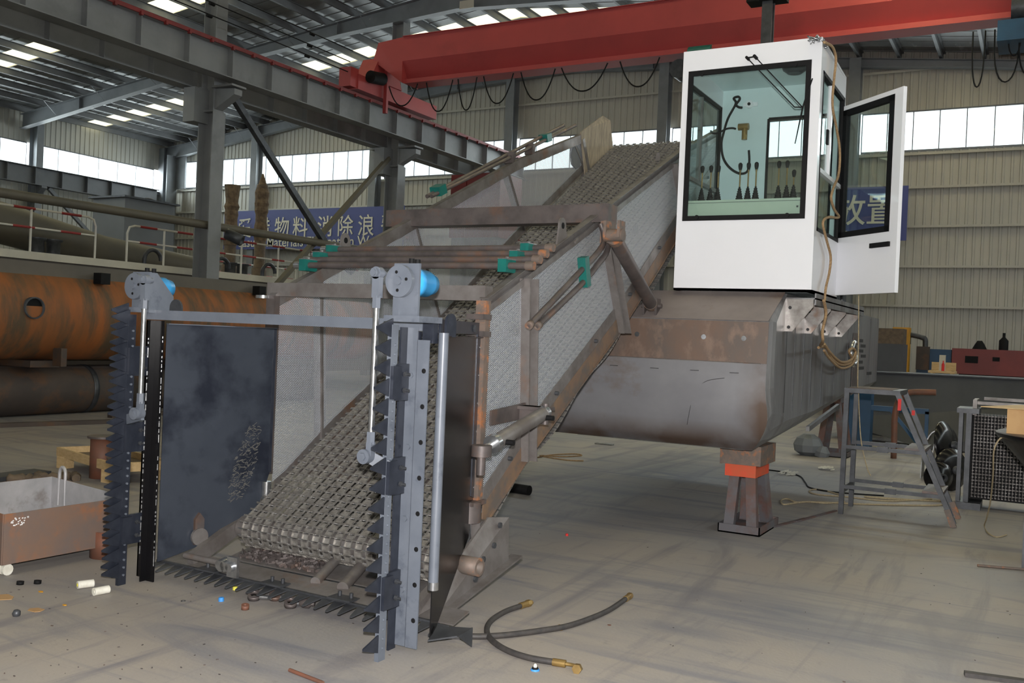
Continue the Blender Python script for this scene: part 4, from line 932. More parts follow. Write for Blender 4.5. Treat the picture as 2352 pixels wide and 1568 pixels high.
b = MB(); b.box(-2.89, -2.66, 5.27, 5.40, 1.145, 1.165).box(-2.86, -2.70, 5.30, 5.38, 1.06, 1.165).cyl((-2.68, 5.31, 1.06), (-2.68, 5.31, 1.19), 0.022, 12); b.build('mounting_lug', M('raw_dark'), cv)
b = MB(); b.plate([(-2.87, 4.95, 1.06), (-2.87, 5.38, 1.08), (-2.87, 5.38, 1.18), (-2.87, 4.95, 1.15)], 0.012, (1, 0, 0)); b.build('side_strap', M('raw_dark'), cv)

# lift cylinder between conveyor and hull
t = thing('lift_cylinder', (-2.75, 6.9, 2.1), 'long dark hydraulic cylinder joining the conveyor to the hull deck', 'hydraulic cylinder')
c0, c1 = P(1408, 540, X=-2.70), P(1497, 702, Y=7.68); d_ = (c1-c0).normalized()
b = MB(); b.cyl(c0+d_*0.04, c1-d_*0.03, 0.052, 24); b.build('barrel', M('raw_dark'), t)
b = MB(); b.cyl(c0+d_*0.03, c0+d_*0.08, 0.060, 22); b.cyl(c1-d_*0.06, c1-d_*0.01, 0.056, 22); b.build('end_ring', M('weld_rust'), t)
b = MB(); b.cyl(c0+V((-0.06, 0, 0.0)), c0+V((0.08, 0, 0.0)), 0.045, 20).box(c0.x-0.055, c0.x-0.035, c0.y-0.05, c0.y+0.05, c0.z-0.02, c0.z+0.10).box(c0.x+0.05, c0.x+0.07, c0.y-0.05, c0.y+0.05, c0.z-0.02, c0.z+0.10); b.build('clevis', M('weld_rust'), t)
b = MB(); b.box(c1.x-0.07, c1.x-0.05, c1.y-0.04, c1.y+0.05, c1.z-0.10, c1.z+0.06).box(c1.x+0.04, c1.x+0.06, c1.y-0.04, c1.y+0.05, c1.z-0.10, c1.z+0.06).cyl(c1+V((-0.09, 0, 0)), c1+V((0.09, 0, 0)), 0.02, 12); b.build('foot_bracket', M('raw_dark'), t)

# ================================================================== HULL
hu = thing('hull_pontoon', (-3.0, 10.0, 0.7), 'bare steel harvester hull with brown upper band standing on stands', 'hull')
A = [(7.98, 2.045), (7.62, 1.80), (7.60, 1.46), (7.575, 1.26), (7.585, 1.02), (7.65, 0.85), (7.80, 0.75), (9.3, 0.86), (11.2, 1.02), (13.2, 1.10), (13.2, 2.02)]
B = [(8.02, 2.045), (7.70, 1.80), (7.68, 1.46), (7.70, 1.28), (7.80, 1.14), (7.95, 1.05), (8.20, 0.99), (9.3, 1.02), (11.2, 1.16), (13.1, 1.22), (13.1, 2.02)]
xa_ = [-1.90, -1.90, -1.90, -1.895, -1.87, -1.94, -2.04, -2.04, -2.04, -2.04, -1.90]
secs = [([-4.6]*11, A), (xa_, A), ([x*.45-1.855*.55 for x in xa_], [(a[0]*.6+c[0]*.4, a[1]*.6+c[1]*.4) for a, c in zip(A, B)]), ([-1.86]*11, B)]
vs = []
for xs_, pr2 in secs: vs += [(x, y, z) for x, (y, z) in zip(xs_, pr2)]
k = len(A); b = MB()
for s_ in range(len(secs)-1):
    b.add(vs, [(s_*k+i, s_*k+(i+1) % k, (s_+1)*k+(i+1) % k, (s_+1)*k+i) for i in range(k)])
b.add(vs, [tuple(range(k-1, -1, -1)), tuple(range(3*k, 4*k))]); b.build('hull_body', M('hull_steel'), hu)
b = MB(); b.plate([(-4.6, 7.598, 1.465), (-1.90, 7.598, 1.465), (-1.90, 7.615, 1.795), (-4.6, 7.615, 1.795)], 0.006, (0, -1, 0)); bd = b.build('upper_band', M('hull_band'), hu)
b = MB(); b.plate([(-4.6, 7.615, 1.802), (-1.905, 7.615, 1.802), (-1.87, 7.98, 2.05), (-4.6, 7.98, 2.05)], 0.005); b.build('deck_slope', M('hull_deck'), hu)
b = MB(); n_ = 10
sp_ = spline([(x, y-0.012, z) for x, (y, z) in zip(xa_[2:7], A[2:7])], 5); k0 = len(b.v)
b.add([(-4.6, p.y, p.z) for p in sp_]+[(p.x, p.y, p.z) for p in sp_], [(i, i+1, i+1+len(sp_), i+len(sp_)) for i in range(len(sp_)-1)], True)
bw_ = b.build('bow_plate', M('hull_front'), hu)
for px, py in ((1410, 839), (1503, 845), (1595, 850), (1686, 856)):
    q_ = P(px, py, Y=7.562); b = MB(); b.bar(q_-V((.035, 0, 0)), q_+V((.035, 0, 0)), .012, .004); b.build('burn_mark', M('hull_mark'), bw_)
b = MB(); b.tube(spline([P(px, py, Y=7.566) for px, py in ((1578, 975), (1588, 925), (1602, 892), (1625, 874), (1664, 868))], 5), .002, 5); b.build('scribed_line', M('hull_mark'), bw_)
for x, z in ((-3.0, 1.66), (-2.42, 1.66), (-2.09, 1.66)):
    b = MB(); b.cyl((x, 7.600, z), (x, 7.59, z), 0.021, 14); b.build('weld_spot', M('bright_steel'), hu)
b = MB(); b.tube([(x, 7.80-0.01, 0.752) for x in np.arange(-3.6, -2.02, 0.1)], 0.006, 6); b.build('keel_weld', M('bright_steel'), hu)
b = MB(); b.tube([(x, 7.593, 1.462) for x in np.arange(-4.5, -1.92, 0.05)], 0.006, 6); b.build('band_weld', M('raw_steel'), hu)
for y in (8.05, 8.36, 8.72, 9.05, 9.55, 10.2, 10.9, 11.6, 12.4):
    b = MB(); b.box(-1.862, -1.857, y, y+0.012, 1.06+max(0, y-9.3)*0.07, 2.0); b.build('side_seam', M('hull_mark') if random.random() < .4 else M('gun_metal'), hu)
# cab bearer along the deck edge, with gusset brackets and holes
b = MB(); b.box(-1.88, -1.62, 7.98, 10.35, 2.0, 2.012).box(-1.632, -1.62, 7.98, 10.35, 1.955, 2.05); b.build('cab_bearer', M('hull_steel'), hu)
for y in (7.985, 8.72, 9.46, 10.2):
    b = MB(); b.plate([(-1.86, y, 2.0), (-1.64, y, 2.0), (-1.64, y, 1.94), (-1.80, y, 1.735), (-1.86, y, 1.735)], 0.008, (0, -1, 0)); gs = b.build('gusset', M('ground_steel'), hu)
    for x, z in ((-1.83, 1.77), (-1.825, 1.93)):
        c = MB(); c.cyl((x, y-0.0085, z), (x, y-0.0095, z), 0.014, 12); c.build('hole', M('hull_mark'), gs)
for y, z in ((11.55, 1.72), (11.75, 1.66), (11.6, 1.60), (11.8, 1.54), (11.6, 1.47), (11.7, 1.40), (12.3, 1.33)):
    b = MB(); b.box(-1.858, -1.855, y, y+0.34, z-0.018, z+0.018); b.build('vent_slot', M('hull_mark'), hu)
b = MB(); b.plate([(-1.854, 11.2, 1.1), (-1.854, 11.6, 1.14), (-1.854, 11.6, 1.80), (-1.854, 11.2, 1.80)], 0.004, (1, 0, 0)); b.build('door_plate', M('raw_dark'), hu)
b = MB()
b.box(-2.3, -1.9, 10.6, 12.0, 2.02, 2.10)
for y in (10.7, 11.0, 11.4, 11.8): b.cyl((-2.1, y, 2.1), (-2.1, y, 2.36), 0.05, 12)
for y in (10.8, 11.3): b.bar((-2.1, y-0.2, 2.26), (-2.1, y+0.5, 2.26), 0.05, 0.05)
b.build('valve_block', M('gun_metal'), hu)
# lifting pad eye with coiled rope on the side
e_ = P(1952, 812, X=-1.84)
b = MB(); b.tube([(-1.80, e_.y+0.30*math.cos(a)*0.55, e_.z+0.12*math.sin(a)) for a in np.linspace(0, 2*math.pi, 19)[:-1]], 0.03, 10, True); b.build('towing_eye', M('bright_steel'), hu)
# bracket bar that hangs below the side (shiny flat bar)
a_, c_ = P(1855, 985, X=-1.80), P(1925, 932, X=-1.80); b = MB(); b.bar(a_, c_, 0.03, 0.045); b.build('keel_bar', M('bright_steel'), hu)

# ================================================================== CAB
cx0, cx1, cyf, cyb, cz0 = -2.805, -1.645, 7.90, 8.98, 2.055
czt = 4.085
cb = thing('operator_cab', ((cx0+cx1)/2, (cyf+cyb)/2, cz0), 'white operator cab with a large front window and open side door', 'cab')
T = 0.045
wx0, wx1, wz0, wz1 = -2.752, -1.722, 2.648, 3.93
b = MB(); y0, y1 = cyf, cyf+T
b.box(cx0, cx1, y0, y1, cz0, wz0).box(cx0, cx1, y0, y1, wz1, czt).box(cx0, wx0, y0, y1, wz0, wz1).box(wx1, cx1, y0, y1, wz0, wz1); b.build('front_panel', M('cab_white'), cb)
sy0, sy1, sz0, sz1 = cyf+0.09, cyb-0.03, 2.56, 3.86
for X, nm in ((cx1-T, 'right'), (cx0, 'left')):
    b = MB(); b.box(X, X+T, cyf+T, cyb, cz0, sz0).box(X, X+T, cyf+T, cyb, sz1, czt-0.05).box(X, X+T, cyf+T, sy0, sz0, sz1).box(X, X+T, sy1, cyb, sz0, sz1); b.build('side_panel', M('cab_white'), cb)
    b = MB(); xg = X+T*0.5
    b.box(xg-0.004, xg+0.004, sy0, sy1, sz0, sz1); g_ = b.build('side_glass', M('cab_glass'), cb)
    xo = X+T+0.003 if nm == 'right' else X-0.003; s1_ = 0.012 if nm == 'right' else -0.012
    b = MB(); lo_, hi_ = sorted((xo-s1_*3.4, xo)); b.box(lo_, hi_, sy0, sy0+0.03, sz0, sz1).box(lo_, hi_, sy1-0.03, sy1, sz0, sz1).box(lo_, hi_, sy0, sy1, sz0, sz0+0.03).box(lo_, hi_, sy0, sy1, sz1-0.03, sz1); b.build('window_seal', M('black_rubber'), g_)
    b = MB(); lo_, hi_ = sorted((xo-s1_*3, xo+s1_*0.2)); b.box(lo_, hi_, sy0+0.03, sy1-0.03, 3.04, 3.075).box(lo_, hi_, (sy0+sy1)/2-0.1, (sy0+sy1)/2-0.07, 3.07, sz1-0.03); b.build('slide_rail', M('cab_white') if nm == 'right' else M('raw_steel'), g_)
b = MB(); b.box(cx1+0.002, cx1+0.02, cyf+0.28, cyf+0.33, 3.30, 3.42); b.build('window_latch', M('black_rubber'), cb)
rx0, rx1, rz0, rz1 = P(1765, 300, Y=8.94).x, -1.74, 2.30, 3.72
b = MB(); y0, y1 = cyb-T, cyb
b.box(cx0+T, cx1-T, y0, y1, cz0, rz0).box(cx0+T, cx1-T, y0, y1, rz1, czt-0.05).box(cx0+T, rx0, y0, y1, rz0, rz1).box(rx1, cx1-T, y0, y1, rz0, rz1); b.build('rear_panel', M('cab_inner'), cb)
b = MB(); b.box(rx0, rx1, cyb-0.026, cyb-0.018, rz0, rz1); g_ = b.build('rear_glass', M('cab_glass'), cb)
b = MB(); y_ = cyb-T-0.004
b.box(rx0-0.012, rx0+0.012, y_, y_+0.01, rz0, rz1).box(rx1-0.012, rx1+0.012, y_, y_+0.01, rz0, rz1).box(rx0, rx1, y_, y_+0.01, rz1-0.012, rz1+0.012); b.build('window_seal', M('black_rubber'), g_)
b = MB(); b.plate([(cx0, cyf, czt), (cx1, cyf, czt), (cx1, cyb, czt-0.05), (cx0, cyb, czt-0.05)], 0.02); b.build('roof_panel', M('cab_white'), cb)
b = MB(); b.plate([(cx0+T, cyf+T, czt-0.02), (cx1-T, cyf+T, czt-0.02), (cx1-T, cyb-T, czt-0.07), (cx0+T, cyb-T, czt-0.07)], 0.008); b.build('roof_lining', M('cab_inner'), cb)
b = MB(); b.box(cx0, cx1, cyf, cyb, cz0-0.0, cz0+0.02); b.build('cab_floor', M('cab_inner'), cb)
b = MB(); f_ = 0.042
b.box(wx0, wx1, cyf-0.006, cyf+0.012, wz0, wz0+f_).box(wx0, wx1, cyf-0.006, cyf+0.012, wz1-f_, wz1).box(wx0, wx0+f_, cyf-0.006, cyf+0.012, wz0+f_, wz1-f_).box(wx1-f_, wx1, cyf-0.006, cyf+0.012, wz0+f_, wz1-f_)
ws = b.build('windscreen_seal', M('black_rubber'), cb)
b = MB(); b.box(wx0+0.02, wx1-0.02, cyf+0.002, cyf+0.008, wz0+0.02, wz1-0.02); b.build('windscreen', M('cab_glass'), cb)
for x, z in ((wx0+0.13, wz0+0.03), (wx1-0.14, wz0+0.03), (wx0+0.12, wz1-0.035), (wx1-0.13, wz1-0.03)):
    b = MB(); b.cyl((x, cyf-0.006, z), (x, cyf-0.018, z), 0.018, 14); b.build('glass_clip', M('black_rubber'), ws)
# wiper: two arms and a blade
wp_ = thing_ = None
pa, pb, pc, pd, pe = [P(px, py, Y=cyf-0.05) for px, py in ((1716, 133), (1734, 130), (1825, 246), (1843, 246), (1866, 180))]
b = MB(); b.bar(pa, pc, 0.009, 0.009).bar(pb, pd, 0.009, 0.009).bar(pc, pd, 0.012, 0.008).cyl(pa+V((0, 0.05, 0)), pa+V((0, -0.02, 0)), 0.012, 12).cyl(pb+V((0, 0.05, 0)), pb+V((0, -0.02, 0)), 0.014, 12).bar(pa, pb, 0.01, 0.01)
wp_ = b.build('wiper_arm', M('black_rubber'), cb)
pf = P(1826, 330, Y=cyf-0.03); b = MB(); b.tube([pe, pd+V((0, 0.01, 0)), pf], [0.006, 0.007, 0.004], 8); b.build('wiper_blade', M('black_rubber'), wp_)
# console with levers
b = MB(); b.box(cx0+T+0.01, cx1-T-0.01, cyf+0.10, cyf+0.34, cz0+0.02, 2.835); cs = b.build('control_console', M('console_green'), cb)
b = MB(); b.box(cx0+T+0.01, cx1-T-0.01, cyf+0.096, cyf+0.10, 2.812, 2.815); b.build('lid_gap', M('gun_metal'), cs)
b = MB(); b.box(-1.815, -1.800, cyf+0.094, cyf+0.10, 2.755, 2.77); b.build('switch', M('gun_metal'), cs)
def lever(x, y, z, h, side_shift=0):
    o = MB(); o.lathe((x, y, z), (0, 0, 1), [(v, w) for i in range(6) for v, w in ((0.034-0.004*i, i*0.020), (0.036-0.004*i, i*0.020+0.006), (0.028-0.004*i, i*0.020+0.014))]+[(0.009, 0.125)], 14); g = o.build('lever_boot', M('black_rubber'), cs)
    o = MB(); o.cyl((x, y, z+0.12), (x, y, z+h), 0.006, 8); o.build('lever_stick', M('brass'), g)
    o = MB(); o.lathe((x, y, z+h-0.01), (0, 0, 1), [(0.010, 0), (0.018, 0.03), (0.018, 0.05), (0.008, 0.062)], 12); o.build('lever_knob', M('black_rubber'), g)
for px, py, h in ((1611, 448, .27), (1631, 448, .27), (1648, 448, .27), (1698, 445, .28), (1717, 445, .28), (1735, 444, .28), (1787, 441, .28), (1806, 441, .28), (1822, 441, .20)):
    q_ = P(px, py, Y=cyf+0.22); lever(q_.x, cyf+0.22, 2.835, h)
# lamp housing, junction box and looping cables inside
q1_, q2_ = P(1722, 240, Y=cyb-0.06), P(1716, 300, Y=cyb-0.06)
b = MB(); b.cyl((q1_.x, cyb-T, q1_.z), (q1_.x, cyb-T-0.04, q1_.z), 0.036, 20).box(q1_.x-0.06, q1_.x+0.075, cyb-T-0.02, cyb-T, q1_.z-0.018, q1_.z+0.018); jb = b.build('junction_box', M('cab_white'), cb)
b = MB(); b.cyl((q1_.x, cyb-T-0.04, q1_.z), (q1_.x, cyb-T-0.045, q1_.z), 0.015, 10); b.build('cable_entry', M('black_rubber'), jb)
b = MB(); b.cyl((q2_.x, cyb-0.14, q2_.z-0.10), (q2_.x, cyb-0.14, q2_.z), 0.026, 16).cyl((q2_.x-0.06, cyb-0.14, q2_.z+0.02), (q2_.x+0.035, cyb-0.14, q2_.z+0.02), 0.032, 16); b.build('lamp_holder', M('brass'), cb)
yy = cyb-0.20
pts = [P(px, py, Y=yy) for px, py in ((1705, 247), (1697, 246), (1691, 240), (1699, 228), (1696, 222), (1685, 226), (1690, 238), (1672, 272), (1662, 305), (1657, 330), (1661, 362), (1676, 385), (1698, 398), (1716, 394), (1721, 372), (1720, 345))]
b = MB(); b.tube(spline(pts, 4), 0.011, 8); b.build('cable', M('black_rubber'), cb)
pts = [P(px, py, Y=yy) for px, py in ((1690, 296), (1682, 294), (1668, 296), (1650, 305), (1638, 306), (1632, 300))]
b = MB(); b.tube(spline(pts, 4), 0.009, 8); b.build('cable', M('black_rubber'), cb)
q_ = P(1840, 165, Y=8.4); b = MB(); b.lathe((q_.x-0.05, 8.38, czt-0.12), (0, 0, 1), [(0.06, 0), (0.10, 0.03), (0.11, 0.06)], 22); b.build('ceiling_fan', M('gun_metal'), cb)
# open door
hx, hy = cx1+0.01, cyb-0.02; dv = V((0.72, -0.69, 0)).normalized(); dn = V((dv.y, -dv.x, 0)); Lw = 0.80
dz0, dz1 = 2.09, 3.78
def dp(u, z, off=0): return V((hx, hy, 0))+dv*u+dn*off+V((0, 0, z))
def dplate(mb, u0, u1, z0, z1, off, th): return mb.plate([dp(u0, z0, off), dp(u1, z0, off), dp(u1, z1, off), dp(u0, z1, off)], th, dn)
b = MB(); wd0, wd1, wz0d, wz1d = 0.02, 0.70, 2.60, 3.74
for a in ((0, Lw, dz0, wz0d), (0, Lw, wz1d, dz1), (wd1, Lw, wz0d, wz1d), (0, wd0, wz0d, wz1d)): dplate(b, *a, 0, 0.035)
dr = b.build('side_door', M('cab_white'), cb)
b = MB()
for a in ((wd0, wd1, wz0d, wz0d+0.05), (wd0, wd1, wz1d-0.05, wz1d), (wd0, wd0+0.05, wz0d, wz1d), (wd1-0.06, wd1, wz0d, wz1d)): dplate(b, *a, -0.004, 0.043)
b.build('door_seal', M('black_rubber'), dr)
b = MB(); dplate(b, wd0+0.03, wd1-0.03, wz0d+0.03, wz1d-0.03, 0.015, 0.006); b.build('door_glass', M('cab_glass'), dr)
b = MB(); 
for off in (-0.02, 0.035): dplate(b, 0.48, 0.72, 2.475, 2.515, off, 0.02)
b.build('door_handle', M('black_rubber'), dr)
# ================================================================== STANDS, LADDER
def stand(x, y, h, lab, orange=True, wide=0.36):
    t = thing('hull_stand', (x, y, 0), lab, 'support stand', None)
    w = wide/2; ztop = h
    b = MB(); b.box(x-w, x-w+0.10, y-0.33, y+0.33, 0, 0.008) if False else b.box(x-w, x+w, y-0.05, y-0.04, 0, 0.075)
    b.box(x-w, x+w, y-0.05, y+0.60, 0, 0.012).box(x-w, x-w+0.01, y-0.05, y+0.6, 0, 0.075).box(x+w-0.01, x+w, y-0.05, y+0.6, 0, 0.075).box(x-w, x+w, y+0.59, y+0.6, 0, 0.075); b.build('base_tray', M('stand_rust'), t)
    for yy in (y+0.02, y+0.5):
        for s in (-1, 1):
            b = MB(); b.bar((x+s*(w-0.08), yy, 0.05), (x+s*0.065, yy+(0.02 if yy < y+.3 else -0.12), ztop-0.20), 0.085, 0.075); b.build('leg', M('stand_rust'), t)
    b = MB(); b.box(x-0.145, x+0.12, y-0.03, y+0.42, ztop-0.27, ztop-0.165); b.build('head_block', M('stand_orange') if orange else M('stand_rust'), t)
    b = MB(); b.box(x-0.165, x+0.165, y-0.06, y+0.45, ztop-0.165, ztop-0.0).box(x-0.185, x-0.165, y-0.06, y+0.45, ztop-0.17, ztop-0.0); b.build('spacer_beam', M('weld_rust'), t)
stand(-2.20, 8.14, 0.755, 'rusty trestle stand with an orange head block under the hull bow')
stand(-2.72, 14.9, 1.08, 'dark rusty trestle stand under the far end of the hull behind the ladder', False, 0.5)
t = thing('step_ladder', (-1.2, 10.0, 0), 'welded steel step platform with two treads standing beside the hull', 'step ladder')
for y, sx in ((9.80, 0), (10.36, 1)):
    b = MB(); b.bar((-1.655, y, 1.20), (-1.665, y, 0.0), 0.045, 0.045, (0, 1, 0)); b.build('leg', M('gun_metal'), t)
    b = MB(); b.bar((-1.20, y, 1.22), (-0.655-0.03*sx, y, 0.03), 0.045, 0.045, (0, 1, 0)); b.build('leg', M('gun_metal'), t)
    b = MB(); b.bar((-0.72, y, 0.16), (-0.655, y, 0.0), 0.05, 0.05, (0, 1, 0)); b.build('rusty_foot', M('weld_rust'), t)
    for z, xr in ((0.66, -0.95), (0.27, -0.78)):
        b = MB(); b.bar((-1.66, y, z), (xr, y, z), 0.035, 0.035, (0, 1, 0)).box((-1.66+xr)/2-0.05, (-1.66+xr)/2+0.05, y-0.024, y+0.024, z-0.026, z+0.026); b.build('side_rail', M('gun_metal'), t)
b = MB(); b.box(-1.68, -1.17, 9.78, 10.38, 1.19, 1.235); b.build('platform_frame', M('gun_metal'), t)
b = MB(); b.box(-1.65, -1.24, 9.80, 10.36, 1.235, 1.24); b.build('platform_plate', M('dull_brown'), t)
for z, x in ((0.67, -0.95), (0.28, -0.78)):
    b = MB(); b.box(x-0.16, x+0.02, 9.80, 10.38, z, z+0.03); b.build('tread', M('raw_dark'), t)
for z in (0.62, 0.23):
    b = MB(); b.box(-1.675, -1.645, 9.8, 10.36, z-0.02, z+0.02); b.build('cross_rail', M('gun_metal'), t)
b = MB(); b.box(-1.185, -1.155, 9.772, 9.79, 1.05, 1.16).box(-1.12, -1.09, 10.33, 10.334, 0.98, 1.03); b.build('paint_mark', M('cap_red'), t)

# ropes on the cab and hull
def rope(pts, r, m_, name, lab, cat='rope', k=5):
    b = MB(); b.tube(spline(pts, k), r, 8); return tag(b.build(name, m_), lab, cat)
X_ = cx1+0.03
pts = [P(px, py, X=X_) for px, py in ((1893, 97), (1912, 108), (1920, 135), (1916, 180), (1912, 240), (1921, 292), (1928, 335), (1929, 370), (1925, 405), (1914, 432), (1909, 455), (1916, 480), (1927, 497), (1920, 500), (1908, 498), (1895, 502), (1890, 512), (1893, 530), (1901, 560), (1908, 590), (1905, 625), (1897, 660), (1894, 690))]
rope(pts, 0.011, M('rope_tan'), 'lashing_rope', 'brown rope hanging down the side of the white cab')
pts = [P(px, py, X=-1.60) for px, py in ((1892, 690), (1897, 720), (1889, 760), (1890, 782))]+[P(px, py, X=-1.76) for px, py in ((1885, 795), (1900, 800), (1912, 825), (1935, 838), (1958, 830), (1966, 812), (1960, 800), (1950, 806), (1956, 826), (1932, 834), (1908, 815), (1896, 794), (1880, 798))]
rope(pts, 0.013, M('rope_tan'), 'coiled_rope', 'frayed tan rope looped through the towing eye on the hull side')
pts = [P(px, py, X=-1.56) for px, py in ((1972, 676), (1972, 760), (1970, 880))]+[P(px, py, Y=10.0) for px, py in ((1972, 900), (1974, 960), (1979, 1020), (1992, 1075), (2000, 1092))]
rope(pts, 0.006, M('rope_pale'), 'thin_cord', 'thin pale cord hanging straight down beside the ladder platform')
random.seed(11)
b = MB()
for k in range(14):
    a = P(1878, 95, X=-1.67); pts = [a+V((random.uniform(-.08, .04), random.uniform(-.02, .25), random.uniform(0.005, .05))) for _ in range(5)]; b.tube(spline(pts, 4), 0.006, 5)
b.cyl(P(1878, 100, X=-1.7), P(1877, 80, X=-1.7), 0.009, 8); tag(b.build('cable_bundle', M('bright_steel')), 'silver wire bundle lying on the cab roof corner', 'wire')

# ropes and slings on the floor
def fl(px, py, z=0.008): return P(px, py, Z=z)
def frope(pp, r, m_, name, lab, cat='rope'): return rope([fl(*p, z=r) for p in pp], r, m_, name, lab, cat)
frope(((1940, 1152), (1900, 1155), (1860, 1152), (1830, 1153), (1808, 1145), (1794, 1149), (1800, 1158), (1825, 1155), (1860, 1152), (2000, 1158), (2150, 1160), (2180, 1152), (2050, 1146), (1985, 1140), (2100, 1148)), 0.009, M('rope_pale'), 'sling_rope', 'pale looped sling rope on the floor in front of the ladder feet')
frope(((1930, 1136), (1890, 1125), (1865, 1124), (1860, 1130), (1885, 1136), (1940, 1140), (2040, 1150), (2140, 1146)), 0.008, M('rope_pale'), 'sling_rope', 'pale sling rope loop lying further under the ladder')
frope(((1730, 1075), (1790, 1082), (1835, 1092), (1850, 1108), (1862, 1120), (1920, 1130), (2030, 1138)), 0.008, M('black_rubber'), 'power_cable', 'thin black cable snaking across the floor behind the hull stand', 'cable')
frope(((2330, 1015), (2285, 1030), (2280, 1080), (2275, 1140), (2264, 1190), (2262, 1212), (2275, 1228), (2300, 1232), (2312, 1228)), 0.007, M('rope_pale'), 'loose_cord', 'pale cord trailing down to the floor beside the dark tank') if False else None
a = [P(px, py, Y=8.2) for px, py in ((2310, 1004), (2296, 1008), (2283, 1035))]+[P(2281, 1090, Y=8.5), P(2275, 1150, Y=9.0), P(2266, 1190, Y=9.45), fl(2261, 1208), fl(2270, 1224), fl(2290, 1233), fl(2312, 1228)]
rope(a, 0.006, M('rope_pale'), 'loose_cord', 'pale cord trailing from the dark tank down to the floor')
for pts_, lab in ((((1764, 1212), (1850, 1190)), 'rusty flat bar lying on the floor from the hull stand'), (((1828, 1197), (1920, 1172)), 'thin rusty bar lying on the floor towards the ladder foot')):
    b = MB(); b.bar(fl(*pts_[0]), fl(*pts_[1]), 0.03, 0.012); tag(b.build('flat_bar', M('stand_rust')), lab, 'bar')
for px, py, lab in ((1805, 1090, 'crumpled clear plastic film on the floor behind the stand'), (1893, 1079, 'thin crumpled plastic film on the floor near the ladder')):
    random.seed(px); c = fl(px, py, 0.0); b = MB()
    for k in range(16):
        p0 = c+V((random.uniform(-.09, .09), random.uniform(-.12, .12), 0.004+random.random()*0.03)); b.plate([p0, p0+V((.05, .02, .01)), p0+V((.04, .06, .02)), p0+V((-.01, .05, .005))], 0.001)
    tag(b.build('plastic_film', M('white_foam')), lab, 'plastic film')
c = fl(1855, 1045, 0); b = MB(); random.seed(2)
b.lathe((c.x, c.y, 0), (0, 0, 1), [(0.10, 0), (0.20, 0.06), (0.22, 0.16), (0.17, 0.26), (0.08, 0.32)], 9, False); b.lathe((c.x+0.2, c.y-0.05, 0), (0.2, 0, 1), [(0.10, 0), (0.12, 0.08), (0.06, 0.16)], 7, False)
tag(b.build('wrapped_bundle', M('cabinet_grey')), 'grey plastic-wrapped bundle on the floor under the hull', 'bundle')

# hydraulic hoses on the floor in front
def hose(pp, lab, e0, e1):
    pts = [fl(*p, z=0.018) for p in pp]; t = thing('hydraulic_hose', (pts[0].x, pts[0].y, 0), lab, 'hose', 'hydraulic hoses')
    b = MB(); sp = spline(pts, 7); b.tube(sp, 0.0155, 12); b.build('hose_body', M('hose_black'), t)
    for i, (p, q_) in enumerate(((sp[0], sp[2]), (sp[-1], sp[-3]))):
        d_ = (p-q_).normalized(); kind = (e0, e1)[i]
        b = MB(); b.cyl(p-d_*0.005, p+d_*0.06, 0.019, 12)
        if kind == 'elbow':
            s_ = V((-d_.y, d_.x, 0)); pts2 = [p+d_*0.06, p+d_*0.09, p+d_*0.115-s_*0.01, p+d_*0.13-s_*0.03]; b.tube(spline(pts2, 4), 0.009, 10); b.hexa(pts2[-1], -s_+V((0, 0, 0.1)), 0.024, 0.03)
        else: b.hexa(p+d_*0.06, d_, 0.022, 0.03); b.cyl(p+d_*0.085, p+d_*0.11, 0.013, 12)
        b.build('crimp_fitting', M('bright_steel') if (i == 0 and kind != 'plain') else M('brass'), t)
hose(((1062, 1460), (1110, 1461), (1170, 1457), (1240, 1448), (1300, 1438), (1355, 1420), (1400, 1400), (1437, 1375)), 'long black hydraulic hose on the floor, straight fitting near the deflector', 'straight', 'plain')
hose(((1196, 1391), (1160, 1404), (1128, 1425), (1118, 1447), (1130, 1470), (1165, 1493), (1215, 1510), (1272, 1520)), 'short black hydraulic hose curled in a C over the longer hose', 'plain', 'elbow')
c = fl(1286, 1443); b = MB(); b.hexa((c.x, c.y, 0), (0, 0, 1), 0.017, 0.02).cyl((c.x, c.y, 0.02), (c.x+0.002, c.y, 0.026), 0.012, 12); tag(b.build('hex_nut', M('brass')), 'small brass hex nut lying against the long hose', 'nut')

# rod ends and rollers by the floor knife
for i, (px, py, lab, an) in enumerate(((583, 1378, 'brown steel rod end under the floor knife, leftmost of the three', 0.5), (632, 1378, 'brown steel rod end under the floor knife, middle of the three', 0.3), (667, 1395, 'brown steel rod end lying furthest forward of the three', 0.9))):
    c = fl(px, py, 0); ax = V((0.35, -0.35, 0.9)).normalized(); t = thing('rod_end', (c.x, c.y, 0), lab, 'rod end', 'rod ends on the floor')
    b = MB(); q_ = V((c.x, c.y, 0.026)); b.pipe(q_-ax*0.016, q_+ax*0.016, 0.036, 0.021, 20); b.build('eye', M('raw_dark'), t)
    b = MB(); b.cyl(q_-V((0, 0, 0.004))+V((0.03*math.cos(an), 0.03*math.sin(an), 0)), q_-V((0, 0, 0.008))+V((0.11*math.cos(an), 0.11*math.sin(an), 0)), 0.013, 12); b.build('shank', M('bright_steel'), t)
c = fl(703, 1397, 0); b = MB(); b.lathe((c.x, c.y, 0.03), (1, 0.4, 0), [(0.012, -0.04), (0.02, -0.03), (0.028, -0.01), (0.028, 0.02), (0.014, 0.03), (0.014, 0.05)], 16); tag(b.build('ball_joint', M('raw_dark')), 'steel ball joint lying beside the rod ends', 'joint')
c = fl(563, 1399, 0); b = MB(); b.pipe((c.x, c.y, 0), (c.x+0.004, c.y-0.004, 0.028), 0.022, 0.008, 18); tag(b.build('steel_washer', M('pipe_rust')), 'thick round rusty washer beside the leftmost rod end', 'washer')
